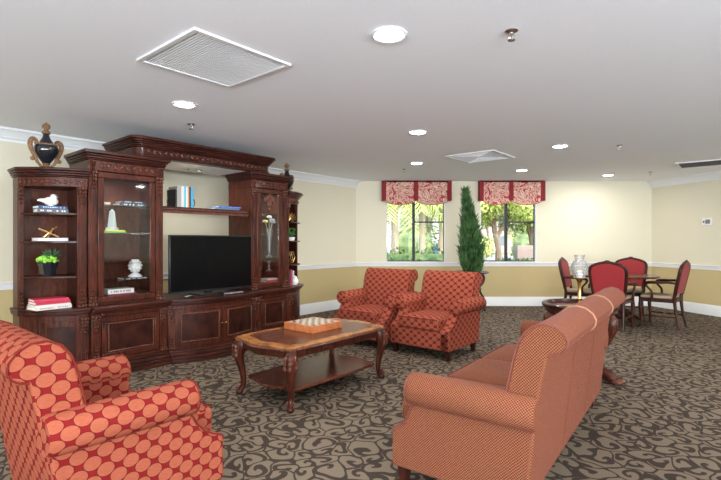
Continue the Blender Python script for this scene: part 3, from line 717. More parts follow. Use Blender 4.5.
# shelf 2 (1.25)
book('white book under the crossed brass ornament', -4.97, 1.425, 1.281, .17, .245, .028, (.62, .62, .64), .02, marks=None, group=G)
t = thingAB('jack_ornament', 'crossed brass jack ornament on the white book', 'ornament', -4.97, 1.42, 1.309, 0)
for k, (p, q) in enumerate((((0, -.08, .082), (0, .07, .012)), ((-.02, .06, .10), (.02, -.05, .008)), ((-.05, .0, .006), (.045, .015, .085)))):
    bm = nb(); tube(bm, [p, q], .0065, 8); ell(bm, p, .009); ell(bm, q, .009); obj('rod', bm, GOLD, t)
# shelf 3 (.925): succulent pot
t = thingAB('potted_succulent', 'lime green succulent in a black pot on the left bookcase', 'plant', -4.97, 1.41, .956, 0)
bm = nb(); lathe(bm, [(.0001, 0), (.055, 0), (.062, .02), (.088, .13), (.084, .132), (.078, .118), (.0001, .115)], seg=8); obj('pot', bm, BLACKG, t, smooth=20)
bm = nb()
for k in range(75):
    an = random.uniform(0, 2*PI); r = .085*math.sqrt(random.random()); ell(bm, (r*math.cos(an), r*math.sin(an), .138+.045*(1-(r/.085)**2)+random.uniform(-.01, .01)), random.uniform(.011, .018), 7, 5)
obj('succulent_leaves', bm, SUCC, t)
bm = nb()
for k in range(46):
    an = random.uniform(0, 2*PI); el = random.uniform(.35, 1.4); L = random.uniform(.08, .13); dx, dy, dz = math.cos(an)*math.cos(el), math.sin(an)*math.cos(el), math.sin(el)
    c = Vector((0, .035, .165)); tube(bm, [c, c+Vector((dx, dy, dz))*L*.6, c+Vector((dx, dy, dz*.85))*L], [.004, .005, .0008], 4)
obj('spiky_leaves', bm, SPIKE, t)
# deck stack
book('white book at the bottom of the red stack in the left bookcase', -4.90, 1.40, .666, .20, .29, .028, (.62, .60, .56), .12, marks=(.25, .2, .2), group=G)
book('slim white book second from the bottom of the red stack', -4.90, 1.40, .695, .20, .285, .016, (.65, .62, .60), .02, marks=None, group=G)
book('crimson book in the middle of the red stack', -4.90, 1.40, .712, .20, .275, .026, (.42, .02, .05), .05, marks=None, group=G)
book('crimson book on top of the stack in the left bookcase', -4.90, 1.395, .739, .195, .27, .022, (.45, .025, .06), -.02, marks=None, group=G)
# left display cabinet
G = 'items in the left display cabinet'
book('small cream book on the top glass shelf at left', -5.02, 1.88, 1.641, .15, .13, .03, (.50, .46, .34), 0, marks=(.2, .25, .2), group=G)
book('navy book with white lettering on the top glass shelf', -4.98, 2.15, 1.641, .17, .27, .028, (.02, .03, .07), 0, marks=(.7, .8, .85), group=G)
book('black book lying on the navy book on the top glass shelf', -4.98, 2.16, 1.670, .17, .25, .024, (.02, .025, .03), .03, marks=(.6, .7, .75), group=G)
book('green and yellow book under the pale obelisk', -4.93, 1.955, 1.361, .16, .21, .016, (.10, .38, .10), 0, group=G)
book('yellow book directly under the pale obelisk', -4.93, 1.955, 1.378, .15, .19, .012, (.75, .58, .05), .03, group=G)
t = thingAB('obelisk', 'pale stone obelisk in the left display cabinet', 'ornament', -4.93, 1.955, 1.391, 0)
bm = nb(); lathe(bm, [(.0001, 0), (.062, 0), (.062, .02), (.050, .026), (.0001, .027)], seg=4); obj('obelisk_base', bm, BLUEW, t, smooth=0)
bm = nb(); lathe(bm, [(.0001, .026), (.044, .026), (.026, .185), (.0001, .215)], seg=4); obj('shaft', bm, BLUEW, t, smooth=0)
t = thingAB('oval_plaque', 'small white oval plaque at left in the left display cabinet', 'ornament', -4.98, 1.80, 1.061, 0)
bm = nb(); ell(bm, (0, 0, .075), (.010, .030, .062), 18, 10); bx(bm, -.02, .02, -.018, .018, 0, .014); obj('plaque', bm, WHITE, t)
book('black book under the white globe in the left display cabinet', -4.95, 2.17, .881, .17, .25, .022, (.02, .02, .02), 0, marks=(.5, .5, .5), group=G)
t = thingAB('artichoke_finial', 'white ball finial on a flared foot in the left display cabinet', 'figurine', -4.93, 2.185, .904, 0)
bm = nb(); lathe(bm, [(.0001, 0), (.066, 0), (.068, .012), (.045, .03), (.026, .045), (.024, .055), (.0001, .057)], seg=20); obj('foot', bm, WHITE, t)
bm = nb(); ell(bm, (0, 0, .115), (.062, .062, .066), 18, 12)
for i in range(5):
    for k in range(12):
        ph = .5+i*.5; an = 2*PI*(k+.5*(i % 2))/12; ell(bm, (.060*math.sin(ph)*math.cos(an), .060*math.sin(ph)*math.sin(an), .115+.064*math.cos(ph)), .012, 6, 4)
obj('ball', bm, WHITE, t)
book('magenta book at the bottom of the left display cabinet', -4.90, 2.02, .736, .16, .27, .018, (.22, .01, .05), 0, group=G)
book('white book with dark script at the bottom of the left display cabinet', -4.90, 2.00, .755, .16, .25, .045, (.72, .72, .70), .01, marks=(.05, .05, .05), group=G)
# niche shelf books
G = 'upright books on the niche shelf'
cols = [((.015, .015, .015), .018, .20, 'thick black book, leftmost upright on the niche shelf'), ((.30, .29, .28), .050, .235, 'grey book beside the black one on the niche shelf'), ((.60, .58, .55), .032, .24, 'off-white book left of the sky-blue one on the niche shelf'),
        ((.10, .42, .58), .026, .245, 'sky-blue upright book on the niche shelf'), ((.72, .70, .62), .014, .235, 'slim cream book between the sky-blue and orange books'), ((.62, .28, .06), .018, .24, 'orange upright book on the niche shelf'), ((.02, .04, .10), .022, .24, 'navy upright book between the orange and bright blue books'), ((.05, .33, .55), .030, .225, 'bright blue book, rightmost upright on the niche shelf')]
b = 2.60
for c, th, hgt, lb in cols:
    b += th/2; book(lb, -4.97, b, 1.656, .19, hgt, th, c, 0, True, group=G); b += th/2+.001
def bookend(b, s, label):
    t = thingAB('bookend', label, 'bookend', -4.95, b, 1.656, 0, 'black ring bookends')
    bm = nb(); bx(bm, -.05, .05, min(0, s*.05), max(0, s*.05), 0, .004); obj('plate', bm, BLACK, t)
    bm = nb(); tube(bm, [(0, s*(.006+.048*math.sin(PI*k/14)), .066+.058*math.cos(PI*k/14)) for k in range(15)], .006, 8)
    bx(bm, -.03, .03, min(0, s*.005), max(0, s*.005), 0, .13); obj('ring', bm, BLACK, t)
bookend(2.597, -1, 'black ring bookend left of the upright books'); bookend(b+.003, 1, 'black ring bookend right of the upright books')
book('grey-blue flat book at the bottom of the pair on the niche shelf', -4.93, 3.24, 1.656, .20, .34, .022, (.10, .16, .25), .02, group='flat books on the niche shelf')
book('cobalt blue flat book on top of the pair on the niche shelf', -4.92, 3.28, 1.679, .19, .30, .018, (.02, .09, .40), -.04, marks=(.4, .5, .7), group='flat books on the niche shelf')
# right display cabinet: vase with flowers, books
t = thingAB('flower_vase', 'tall clear vase of white and yellow flowers in the right display cabinet', 'vase', -4.93, 3.955, 1.061, 0)
bm = nb(); lathe(bm, [(.0001, 0), (.045, 0), (.042, .01), (.020, .03), (.022, .06), (.034, .25), (.050, .38), (.048, .38), (.032, .25), (.018, .07), (.0001, .06)], seg=18); obj('vase_glass', bm, HGL, t)
for dx, dy, hz, cc in ((0, -.07, .47, (.75, .62, .25)), (.02, .03, .49, (.62, .72, .80)), (-.02, .075, .47, (.70, .75, .80)), (.02, -.02, .53, (.8, .8, .78))):
    bm = nb(); tube(bm, [(0, 0, .06), (dx*.2, dy*.2, .3), (dx, dy, hz)], .0035, 5, smooth=3); obj('stem', bm, plain('stem_pale', (.5, .55, .45), .5), t)
    bm = nb()
    for k in range(9): an = k*2.4; ell(bm, (dx+.022*math.cos(an), dy+.022*math.sin(an), hz+.006*(k % 3)), (.017, .017, .014), 7, 5)
    obj('blossom', bm, ink(cc), t)
t = thingAB('crystal_candlestick', 'clear crystal candlestick below the flower vase in the right display cabinet', 'candlestick', -4.92, 3.94, .881, 0)
bm = nb(); lathe(bm, [(.0001, 0), (.04, 0), (.04, .008), (.012, .02), (.010, .04), (.022, .055), (.010, .07), (.010, .10), (.03, .12), (.03, .13), (.0001, .13)], seg=14); obj('crystal', bm, HGL, t)
book('rose red book at the bottom of the right display cabinet', -4.90, 3.93, .736, .17, .24, .028, (.40, .04, .06), 0)
book('pale book on the rose red one in the right display cabinet', -4.90, 3.93, .765, .16, .22, .018, (.60, .55, .50), .03)
# right bookcase
t = thingAB('starburst_ornament', 'gold starburst ornament on the top shelf of the right bookcase', 'ornament', -4.93, 4.34, 1.541, 0)
bm = nb()
for k in range(22):
    z = 1-2*(k+.5)/22; r = math.sqrt(1-z*z); an = k*2.4; d = Vector((r*math.cos(an), r*math.sin(an), z)); tube(bm, [Vector((0, 0, .07)), Vector((0, 0, .07))+d*.065], [.006, .004], 5)
    ell(bm, Vector((0, 0, .07))+d*.063, .007, 6, 4)
obj('star', bm, GOLD, t)
t = thingAB('potted_plant', 'small green plant in a white pot on the right bookcase', 'plant', -4.93, 4.34, 1.281, 0)
bm = nb(); lathe(bm, [(.0001, 0), (.045, 0), (.055, .05), (.050, .05), (.0001, .045)], seg=14); obj('pot', bm, WHITE, t)
bm = nb()
for k in range(60):
    an = random.uniform(0, 2*PI); r = .055*math.sqrt(random.random()); ell(bm, (r*math.cos(an), r*math.sin(an), .06+random.uniform(0, .14)*(1-r*8*.6)), (.016, .016, .009), 6, 4)
obj('leaves', bm, leafmat('small_green_leaf', (.02, .10, .02), (.06, .22, .04)), t)
t = thingAB('geometric_ornament', 'gold open geometric ornament in the right bookcase', 'ornament', -4.92, 4.34, .956, 0)
for s, tw in ((.085, 0), (.062, .5), (.04, .2)):
    bm = nb(); M = Matrix.Rotation(tw*.6+.3, 3, 'Z'); tube(bm, [M @ Vector((0, s*math.cos(2*PI*k/6+tw), 0))+Vector((0, 0, .092+s*math.sin(2*PI*k/6+tw))) for k in range(6)], .006, 6, closed=True); obj('hexagon_ring', bm, GOLD, t)
for k, (c, th, hg, lb) in enumerate((((.02, .03, .06), .035, .21, 'dark upright book at the bottom of the right bookcase'), ((.40, .03, .06), .030, .22, 'red upright book at the bottom of the right bookcase'), ((.45, .44, .45), .025, .20, 'grey upright book at the bottom of the right bookcase'))):
    book(lb, -4.90, 4.215+k*.036, .666, .16, hg, th, c, 0, True, group='upright books in the right bookcase')
t = thingAB('round_jar', 'small white round jar beside the books in the right bookcase', 'jar', -4.88, 4.36, .666, 0)
bm = nb(); lathe(bm, [(.0001, 0), (.04, 0), (.055, .03), (.055, .06), (.035, .09), (.030, .10), (.0001, .10)], seg=18); obj('jar_body', bm, WHITE, t)
bm = nb(); lathe(bm, [(.0001, .10), (.034, .10), (.030, .112), (.008, .118), (.008, .128), (.0001, .13)], seg=14); obj('lid', bm, WHITE, t)

# ------------------------------------------------------------------ upholstered seating
def arcpts(cx, cz, r, a0, a1, n): return [(cx+r*math.cos(math.radians(a0+(a1-a0)*k/n)), cz+r*math.sin(math.radians(a0+(a1-a0)*k/n))) for k in range(n+1)]
def upholstery(name, label, cat, W, D, back, armz, armx, ncush, seatz, fab, pipe, footh, nseams=None, group=None):
    """local: x 0 front -> D back, y 0..W, z. origin at centre of the footprint"""
    t = thing(name, label, cat, group=group); of = (D/2, W/2, 0)
    aw = .17; r = .082; bi = .075 if nseams is None else .048
    def P(nm, bm, m=fab, bev=.012, par=t, **k): return obj(nm, bm, m, par, bev=bev, bseg=3, off=of, **k)
    zb = footh
    # base rail
    bm = nb(); prism(bm, [(0.0, zb), (0.0, .30), (.015, .31), (back[-1][0]-.03, .31), (back[-1][0]-.03, zb)], .05, W-.05, 'y'); P('seat_frame', bm)
    # back body
    bm = nb(); prism(bm, back, bi, W-bi, 'y'); P('backrest', bm, bev=.012); bk = LAST[0]
    pts = back[1:-2]
    for y in (bi, W-bi):
        bm = nb(); tube(bm, [(p[0], y, p[1]) for p in pts], .0040, 6); obj('piping', bm, PIPES if nseams else pipe, bk, off=of)
    if nseams:
        for y in nseams:
            ps = [(p[0], p[1]) for p in back[1:-3]]; c = (sum(p[0] for p in ps)/len(ps), sum(p[1] for p in ps)/len(ps))
            bm = nb(); tube(bm, [(p[0], y, p[1]) for p in back[1:-3]], .0075, 6); obj('cording', bm, pipe, bk, off=of)
            bm = nb(); q0, q1 = back[-2], back[-1]
            tube(bm, [(back[-3][0]+.001, y, back[-3][1]), (q0[0]+.001, y, q0[1]), (q1[0]+.001, y, q1[1]+.02)], .003, 5); obj('back_seam', bm, fab, bk, off=of)
    # arms
    cz = armz-r
    for s in (0, 1):
        Y = (lambda v: v) if s == 0 else (lambda v: W-v)
        q0_, q1_ = back[-2], back[-1]; back_x = q1_[0]+(q0_[0]-q1_[0])*(armz-r-q1_[1])/(q0_[1]-q1_[1])-.003; bxl = back[-1][0]-.003; zt = armz-.30
        f = armx
        prof = [(0.0, zb), (0.0, zt-.03), (.008, zt-.01), (.03, zt), (.055, zt+.010), (.5*f+.012, zt+.035), (.78*f, zt+.08), (f-.004, zt+.14), (f, cz), (back_x, cz), (bxl, zb)]
        lo, hi = sorted((Y(.040), Y(.018+aw-.03)))
        bm = nb(); prism(bm, prof, lo, hi, 'y'); P('arm', bm, bev=.012); ar = LAST[0]
        # rolled top running front to back, bulging outward
        bm = nb(); n = 20; cy = .055; uvl = bm.loops.layers.uv.verify()
        xs = [f-.022, f-.012, f+.01, (f+back_x)/2, back_x-.01, back_x+.004]; rs = [.060, .076, r, r*1.0, r*.98, r*.86]
        ring = []
        for x, rr in zip(xs, rs):
            R = []
            for k in range(n):
                an = 2*PI*k/n; yy = cy+rr*1.05*math.cos(an)+(.022 if math.cos(an) > 0 else 0)*abs(math.cos(an)); zz = cz+rr*math.sin(an)
                R.append(bm.verts.new((x, Y(yy), zz)))
            ring.append(R)
        for i in range(len(ring)-1):
            for k in range(n):
                k2 = (k+1) % n; fc = bm.faces.new((ring[i][k], ring[i][k2], ring[i+1][k2], ring[i+1][k]))
                al = 2*PI*r/n
                for lpp, uv in zip(fc.loops, ((xs[i], k*al), (xs[i], (k+1)*al), (xs[i+1], (k+1)*al), (xs[i+1], k*al))): lpp[uvl].uv = uv
        for R in (ring[0], ring[-1]):
            fc = bm.faces.new(R)
            for lpp in fc.loops: lpp[uvl].uv = (lpp.vert.co.y, lpp.vert.co.z)
        P('arm_roll', bm, bev=0, par=ar, smooth=50)
        bm = nb(); tube(bm, [(f-.012, Y(cy+.079*math.cos(2*PI*k/24)), cz+.077*math.sin(2*PI*k/24)) for k in range(24)], .0045, 6, closed=True); obj('piping', bm, PIPES if nseams else pipe, ar, off=of)
        bm = nb(); tube(bm, [(f, Y(.018), cz-.085), (back_x, Y(.018), cz-.085)], .004, 6); 
        bm.free()
        bm = nb(); tube(bm, [(p[0], Y(.040), p[1]) for p in prof[1:8]]+[(f, Y(.040), cz-.06)], .004, 6); obj('piping', bm, PIPES if nseams else pipe, ar, off=of)
    # seat cushions
    y0, y1 = aw-.012, W-aw+.012; cw = (y1-y0)/ncush
    bx_ = back[0][0]
    for k in range(ncush):
        a, b = y0+cw*k+.003, y0+cw*(k+1)-.003
        bm = nb(); nx, ny = 10, 10; x0, x1 = -.015, bx_+.02; th0 = .30; uvl = bm.loops.layers.uv.verify(); g = [[], []]
        for L in (0, 1):
            for i in range(nx+1):
                row = []
                for j in range(ny+1):
                    u, v = i/nx, j/ny; e = (1-(2*u-1)**6)*(1-(2*v-1)**6)
                    z = (seatz-.025+.030*e) if L else .302
                    row.append(bm.verts.new((x0+(x1-x0)*u, a+(b-a)*v, z)))
                g[L].append(row)
        def fa(vs, uvf):
            fc = bm.faces.new(vs)
            for lpp in fc.loops: lpp[uvl].uv = uvf(lpp.vert.co)
        for i in range(nx):
            for j in range(ny):
                fa((g[1][i][j], g[1][i+1][j], g[1][i+1][j+1], g[1][i][j+1]), lambda c: (c.y, c.x)); fa((g[0][i][j], g[0][i][j+1], g[0][i+1][j+1], g[0][i+1][j]), lambda c: (c.y, c.x))
        for j in range(ny):
            for i in (0, nx): fa((g[0][i][j], g[0][i][j+1], g[1][i][j+1], g[1][i][j]), lambda c: (c.y, c.z))
        for i in range(nx):
            for j in (0, ny): fa((g[0][i][j], g[0][i+1][j], g[1][i+1][j], g[1][i][j]), lambda c: (c.x, c.z))
        P('seat_cushion', bm, bev=.018); cu = LAST[0]
        bm = nb(); m_ = .006
        for zz in (seatz-.022, .318): 
            tube(bm, [(x0+m_-.004, a+.02, zz), (x0+m_-.004, b-.02, zz)], .0045, 6)
        obj('piping', bm, PIPES if nseams else pipe, cu, off=of)
    # feet
    for (x, y) in ((.05, .085), (.05, W-.085), (back[-1][0]-.06, .085), (back[-1][0]-.06, W-.085)):
        bm = nb(); s = .028; q = .019
        v = [bm.verts.new((x+dx*ss, y+dy*ss, z)) for z, ss in ((0, q), (zb+.01, s)) for dx, dy in ((-1, -1), (1, -1), (1, 1), (-1, 1))]
        for k in range(4): bm.faces.new((v[k], v[(k+1) % 4], v[4+(k+1) % 4], v[4+k]))
        bm.faces.new(v[0:4]); bm.faces.new(v[4:8]); obj('foot', bm, MAHD, t, off=of)
    return t
# back profiles: front bottom -> up over roll -> down the rear
sofa_back = [(.545, .30), (.585, .50), (.610, .64), (.635, .76), (.655, .83), (.685, .882), (.725, .915), (.77, .928), (.815, .918), (.85, .892), (.865, .86), (.860, .832), (.845, .812), (.815, .798), (.785, .79), (.755, .66), (.695, .11)]
SA36 = -math.radians(36)
def footp(F, ang, D, W):   # centre of footprint from front-near corner
    c, s = math.cos(ang), math.sin(ang); return (F[0]+c*D/2-s*W/2, F[1]+s*D/2+c*W/2)
sofa = upholstery('sofa', 'three-seat coral woven sofa with rolled back, seen from behind at right', 'sofa', 2.03, .87, sofa_back, .61, .125, 3, .43, WEAVE, PIPET, .105, [.71, 1.32])
cx, cy = footp((.142, 2.405), SA36, .87, 2.03); sofa.location = (cx, cy, 0); sofa.rotation_euler = (0, 0, SA36)
ch_back = [(.56, .30), (.60, .50), (.632, .66), (.655, .77), (.678, .84), (.712, .885), (.76, .908), (.812, .905), (.855, .880), (.880, .845), (.884, .810), (.870, .780), (.845, .765), (.815, .758), (.785, .60), (.705, .11)]
ch_back = [(p[0]-.014, p[1]) for p in ch_back]
W_, D_ = .85, .88
arm1 = upholstery('armchair', 'coral disc-patterned armchair in the left foreground with its back to the camera', 'armchair', W_, D_, ch_back, .635, .18, 1, .45, DISC, PIPE, .105, group='coral armchairs')
# faces +b: local -x = facing ; local +x must map to -b
# world dir of local x = -(SA,CA)
angF = math.atan2(-CA, -SA)
x, y = AB(-2.385, 1.32-D_/2); arm1.location = (x, y, 0); arm1.rotation_euler = (0, 0, angF)
angB = math.atan2(CA, SA)
x, y = AB(-2.80, 4.32+D_/2); dup(arm1, (x, y, 0), angB, 'coral armchair directly in front of the potted cedar tree, right of the far pair')
phi = math.radians(36); fx, fy = -math.sin(phi), -math.cos(phi)
c0 = Vector((-.04, 5.58)); cc = c0-Vector((fx, fy))*D_/2
dup(arm1, (cc.x, cc.y, 0), math.atan2(-fy, -fx), 'coral armchair nearest the window corner, left of the far pair')

# ------------------------------------------------------------------ coffee table
tc_a, tc_b = -2.95, 2.868
ct = thingAB('coffee_table', 'carved walnut coffee table with lower shelf between the sofa and wall unit', 'coffee table', tc_a, tc_b)
LX, LY = .345, .60
def ctop(d=0, n=10):
    pts = []
    # long sides along y, serpentine short ends, clipped corners
    def end(s):
        q = []
        for k in range(n+1):
            u = -1+2*k/n; q.append((u*(LX-.055), s*(LY+.055*(.5+.5*math.cos(PI*min(1, abs(u)/.85)))+d)))
        return q
    e0 = end(-1)
    pts += e0
    pts += [(LX-.012+d*.8, -LY+.022), (LX+d, -LY+.06)]
    pts += [(LX+d+.012*math.sin(PI*k/8), -LY+.10+(2*LY-.20)*k/8) for k in range(1, 8)]
    pts += [(LX+d, LY-.06), (LX-.012+d*.8, LY-.022)]
    pts += end(1)[::-1]
    pts += [(-LX+.012-d*.8, LY-.022), (-LX-d, LY-.06)]
    pts += [(-LX-d-.012*math.sin(PI*k/8), LY-.10-(2*LY-.20)*k/8) for k in range(1, 8)]
    pts += [(-LX-d, -LY+.06), (-LX+.012-d*.8, -LY+.022)]
    return pts
bm = nb(); prism(bm, ctop(.005), .470, .488); obj('tabletop', bm, INLAY, ct, bev=.005); top = LAST[0]
inn = [(p[0]*.80, p[1]*.86) for p in ctop(0)]
bm = nb(); prism(bm, inn, .487, .4895); obj('centre_veneer', bm, TABW, top)
bm = nb(); prism(bm, ctop(-.008), .448, .471); obj('top_moulding', bm, MAHD, top, bev=.006)
bm = nb(); pts = ctop(.006); 
dense = []
for i in range(len(pts)):
    p, q = Vector(pts[i]), Vector(pts[(i+1) % len(pts)]); n = max(1, round((q-p).length/.019))
    for k in range(n): dense.append(p+(q-p)*k/n)
for p in dense: ell(bm, (p.x, p.y, .464), (.010, .010, .010), 6, 4)
obj('rope_edge', bm, CARVE, top)
bm = nb(); prism(bm, [(p[0]*.945, p[1]*.96) for p in ctop(-.01)], .392, .449); obj('apron', bm, MAH, ct, bev=.006)
bm = nb(); prism(bm, [(p[0]*.86, p[1]*.86) for p in ctop(0)], .128, .150); obj('lower_shelf', bm, TABW, ct, bev=.005)
for sx in (-1, 1):
    for sy in (-1, 1):
        px_, py_ = sx*.302, sy*.538; bm = nb()
        dx, dy = sx*.66, sy*.75
        P_ = [(px_+dx*o, py_+dy*o, z) for o, z in ((.0, .452), (.012, .41), (.030, .36), (.028, .30), (.010, .22), (-.004, .14), (-.004, .08), (.014, .04), (.030, .018), (.030, .004))]
        tube(bm, P_, [.046, .054, .052, .040, .030, .025, .022, .024, .030, .024], 10, smooth=4)
        obj('leg', bm, MAH, ct, smooth=60); lg = LAST[0]
        bm = nb()
        for k in range(3):
            for s in (-1, 0, 1):
                tx, ty = -sy*.66*s, sx*.75*s
                ell(bm, (px_+dx*.074+tx*.036-abs(s)*dx*.026, py_+dy*.074+ty*.036-abs(s)*dy*.026, .40-.034*k), (.018, .018, .024), 7, 5)
        for s in (-1, 0, 1): ell(bm, (px_+dx*.036-sy*.016*s, py_+dy*.036+sx*.016*s, .055), (.008, .008, .03), 6, 5)
        obj('knee_carving', bm, CARVE, lg)
# chess box
cb = thingAB('chess_box', 'wooden chess box with checkered top on the coffee table', 'chess board', -3.035, 2.935, .4898, 0)
bm = nb(); bx(bm, -.185, .185, -.185, .185, 0, .060); obj('box', bm, BOXW, cb, bev=.003)
bm = nb(); bx(bm, -.16, .16, -.16, .16, .060, .0615); obj('checkered_board', bm, CHESS, cb)
bm = nb(); ell(bm, (.190, .02, .03), .008); obj('knob', bm, BRASS, cb)

# ------------------------------------------------------------------ side table, hurricane
st = thing('side_table', 'round carved side table with dished top at the far end of the sofa', 'side table', (2.085, 4.40, 0))
bm = nb(); lathe(bm, [(.0001, .655), (.28, .655), (.292, .668), (.302, .690), (.326, .693), (.337, .680), (.330, .655), (.316, .645), (.320, .62), (.28, .60), (.0001, .60)][::-1], seg=40); obj('dished_top', bm, CHW, st, bev=0)
bm = nb(); lathe(bm, [(.0001, .656), (.278, .656), (.278, .660), (.0001, .660)], seg=36); obj('top_panel', bm, TABW, st)
bm = nb(); lathe(bm, [(.0001, .05), (.12, .05), (.13, .08), (.11, .12), (.07, .15), (.045, .22), (.06, .30), (.045, .38), (.08, .50), (.14, .60), (.0001, .60)], seg=20); obj('pedestal', bm, MAH, st)
for k in range(3):
    an = math.radians(-55+120*k); c, s = math.cos(an), math.sin(an)
    bm = nb(); tube(bm, [(c*q, s*q, z) for q, z in ((.22, .612), (.295, .58), (.30, .50), (.26, .40), (.20, .28), (.165, .18), (.19, .11), (.24, .075), (.30, .055), (.345, .035))], [.03, .045, .052, .046, .038, .036, .048, .054, .050, .036], 10, smooth=4); obj('scroll_leg', bm, MAH, st, smooth=60); lg = LAST[0]
    bm = nb()
    for j in (-1, 0, 1): ell(bm, (c*.355-s*.032*j, s*.355+c*.032*j, .026), (.042, .024, .026), 8, 6, Matrix.Rotation(an, 3, 'Z'))
    obj('paw_carving', bm, CARVE, lg); bm = nb()
    for j in range(5): ell(bm, (c*(.335-.03*j), s*(.335-.03*j), .56-.055*j), (.018, .032-.003*j, .034), 8, 5, Matrix.Rotation(an, 3, 'Z'))
    obj('knee_carving', bm, CARVE, lg)
hv = thing('hurricane_lamp', 'ribbed clear glass hurricane candle holder on a brass stem on the side table', 'candle holder', (2.085, 4.40, .661))
bm = nb(); lathe(bm, [(.0001, 0), (.055, 0), (.055, .008), (.03, .016), (.018, .03), (.016, .06), (.020, .07), (.016, .08), (.016, .22), (.022, .235), (.03, .25), (.05, .262), (.052, .270), (.0001, .272)], seg=20); obj('brass_stem', bm, BRASS, hv)
bm = nb(); pr = []
for k in range(31):
    u = k/30; r = .045+.032*math.sin(PI*min(u*1.25, 1))+.010*(u > .8)*(u-.8)/.2 - .006*(u > .75)
    pr.append((r+.002*math.cos(k*PI), .272+.215*u))
lathe(bm, pr+[(pr[-1][0]-.003, pr[-1][1])]+[(p[0]-.003, p[1]) for p in pr[::-1][1:]], seg=24); obj('glass_chimney', bm, HGL, hv)
bm = nb(); lathe(bm, [(.0001, .273), (.025, .273), (.025, .34), (.0001, .342)], seg=14); obj('candle', bm, WHITE, hv)

# ------------------------------------------------------------------ dining set
TC = (4.08, 7.30)
dt = thing('games_table', 'round dark wood pedestal table with four red chairs in the far right corner', 'table', (*TC, 0), -TH)
bm = nb(); lathe(bm, [(.0001, .71), (.50, .71), (.545, .715), (.555, .728), (.545, .742), (.0001, .745)], seg=40); obj('tabletop', bm, TABW, dt)
bm = nb(); lathe(bm, [(.0001, .06), (.07, .06), (.09, .10), (.085, .14), (.045, .20), (.04, .35), (.07, .42), (.06, .50), (.04, .56), (.06, .64), (.16, .70), (.16, .71), (.0001, .71)], seg=20); obj('pedestal', bm, CHW, dt)
for k in range(4):
    an = PI/2*k+PI/4; c, s = math.cos(an), math.sin(an); bm = nb(); tube(bm, [(c*q, s*q, z) for q, z in ((.05, .16), (.14, .17), (.24, .10), (.33, .05), (.37, .04))], [.03, .035, .03, .025, .02], 8, smooth=4); ell(bm, (c*.37, s*.37, .022), .022); obj('leg', bm, CHW, dt, smooth=60)
def dining_chair(label):
    """faces +x, origin between the legs"""
    t = thing('dining_chair', label, 'chair', group='red-backed chairs around the games table')
    # seat x -.22...22
    bm = nb(); prism(bm, [(.235, -.25), (.245, 0), (.235, .25), (-.21, .20), (-.21, -.20)], .375, .43); obj('seat_rail', bm, CHW, t, bev=.008)
    bm = nb(); prism(bm, [(.225, -.235), (.235, 0), (.225, .235), (-.19, .19), (-.19, -.19)], .428, .475); obj('seat', bm, BEIGE, t, bev=.02, bseg=3)
    for s in (-1, 1):
        bm = nb(); tube(bm, [(.215, s*.225, .40), (.222, s*.23, .30), (.21, s*.226, .15), (.215, s*.228, .0)], [.026, .027, .019, .021], 8, smooth=4); obj('leg', bm, CHW, t, smooth=60)
        bm = nb(); tube(bm, [(-.27, s*.19, 0), (-.225, s*.185, .22), (-.205, s*.185, .42), (-.215, s*.20, .50)], [.017, .020, .024, .022], 8, smooth=4); obj('leg', bm, CHW, t, smooth=60)
        bm = nb(); tube(bm, [(-.235, s*.215, .66), (-.15, s*.26, .675), (-.02, s*.285, .67), (.09, s*.285, .665), (.135, s*.275, .645), (.12, s*.265, .60), (.07, s*.262, .54), (.06, s*.258, .47), (.07, s*.25, .41)], [.016, .018, .020, .022, .020, .016, .016, .017, .018], 8, smooth=4); obj('armrest', bm, CHW, t, smooth=60)
        bm = nb(); tube(bm, [(.212, s*.226, .17), (-.238, s*.186, .17)], .011, 6); obj('stretcher', bm, CHW, t)
    bm = nb(); tube(bm, [(.0, -.205, .17), (.0, .205, .17)], .011, 6); obj('stretcher', bm, CHW, t)
    # back, tilted
    def bp(y, z): return (-.212-(z-.48)*.20, y, z)
    out = [bp(y, z) for y, z in ((-.20, .49), (-.215, .60), (-.228, .72), (-.235, .84), (-.215, .90), (-.15, .935), (-.08, .955), (0, .97), (.08, .955), (.15, .935), (.215, .90), (.235, .84), (.228, .72), (.215, .60), (.20, .49))]
    bm = nb(); tube(bm, out, .025, 8, smooth=3); tube(bm, [bp(-.205, .52), bp(.205, .52)], .02, 8); obj('back_frame', bm, CHW, t, smooth=60); bf = LAST[0]
    bm = nb(); ell(bm, bp(0, .985), (.012, .04, .018), 10, 6); obj('crest_carving', bm, CHW, bf)
    oc = catmull(out, 2); bm = nb(); th = .028
    A = [bm.verts.new((v.x+th, v.y*.93, .72+(v.z-.72)*.95)) for v in oc]; B = [bm.verts.new((v.x-th*.8, v.y*.93, .72+(v.z-.72)*.95)) for v in oc]; n = len(oc)
    bm.faces.new(A); bm.faces.new(B[::-1])
    for i in range(n): bm.faces.new((A[i], A[(i+1) % n], B[(i+1) % n], B[i]))
    obj('back_pad', bm, REDV, t, bev=.012, bseg=3)
    return t
dc = dining_chair('red-backed dining chair nearest the camera, its back over the end of the sofa')
def placec(o, da, db, face, label=None):
    dx, dy = CA*da+SA*db, -SA*da+CA*db; l = (TC[0]+dx, TC[1]+dy, 0); rz = face-TH
    if label: return dup(o, l, rz, label)
    o.location = l; o.rotation_euler = (0, 0, rz); return o
placec(dc, .03, -.60, PI/2)
placec(dc, .57, .02, PI-.12, 'red-backed dining chair in profile, at the right of the round table')
placec(dc, -.56, .06, 0.05, 'red-backed dining chair in profile, at the left of the round table by the far wall')
placec(dc, 0, .66, -PI/2, 'red-backed dining chair behind the round table, facing the camera')

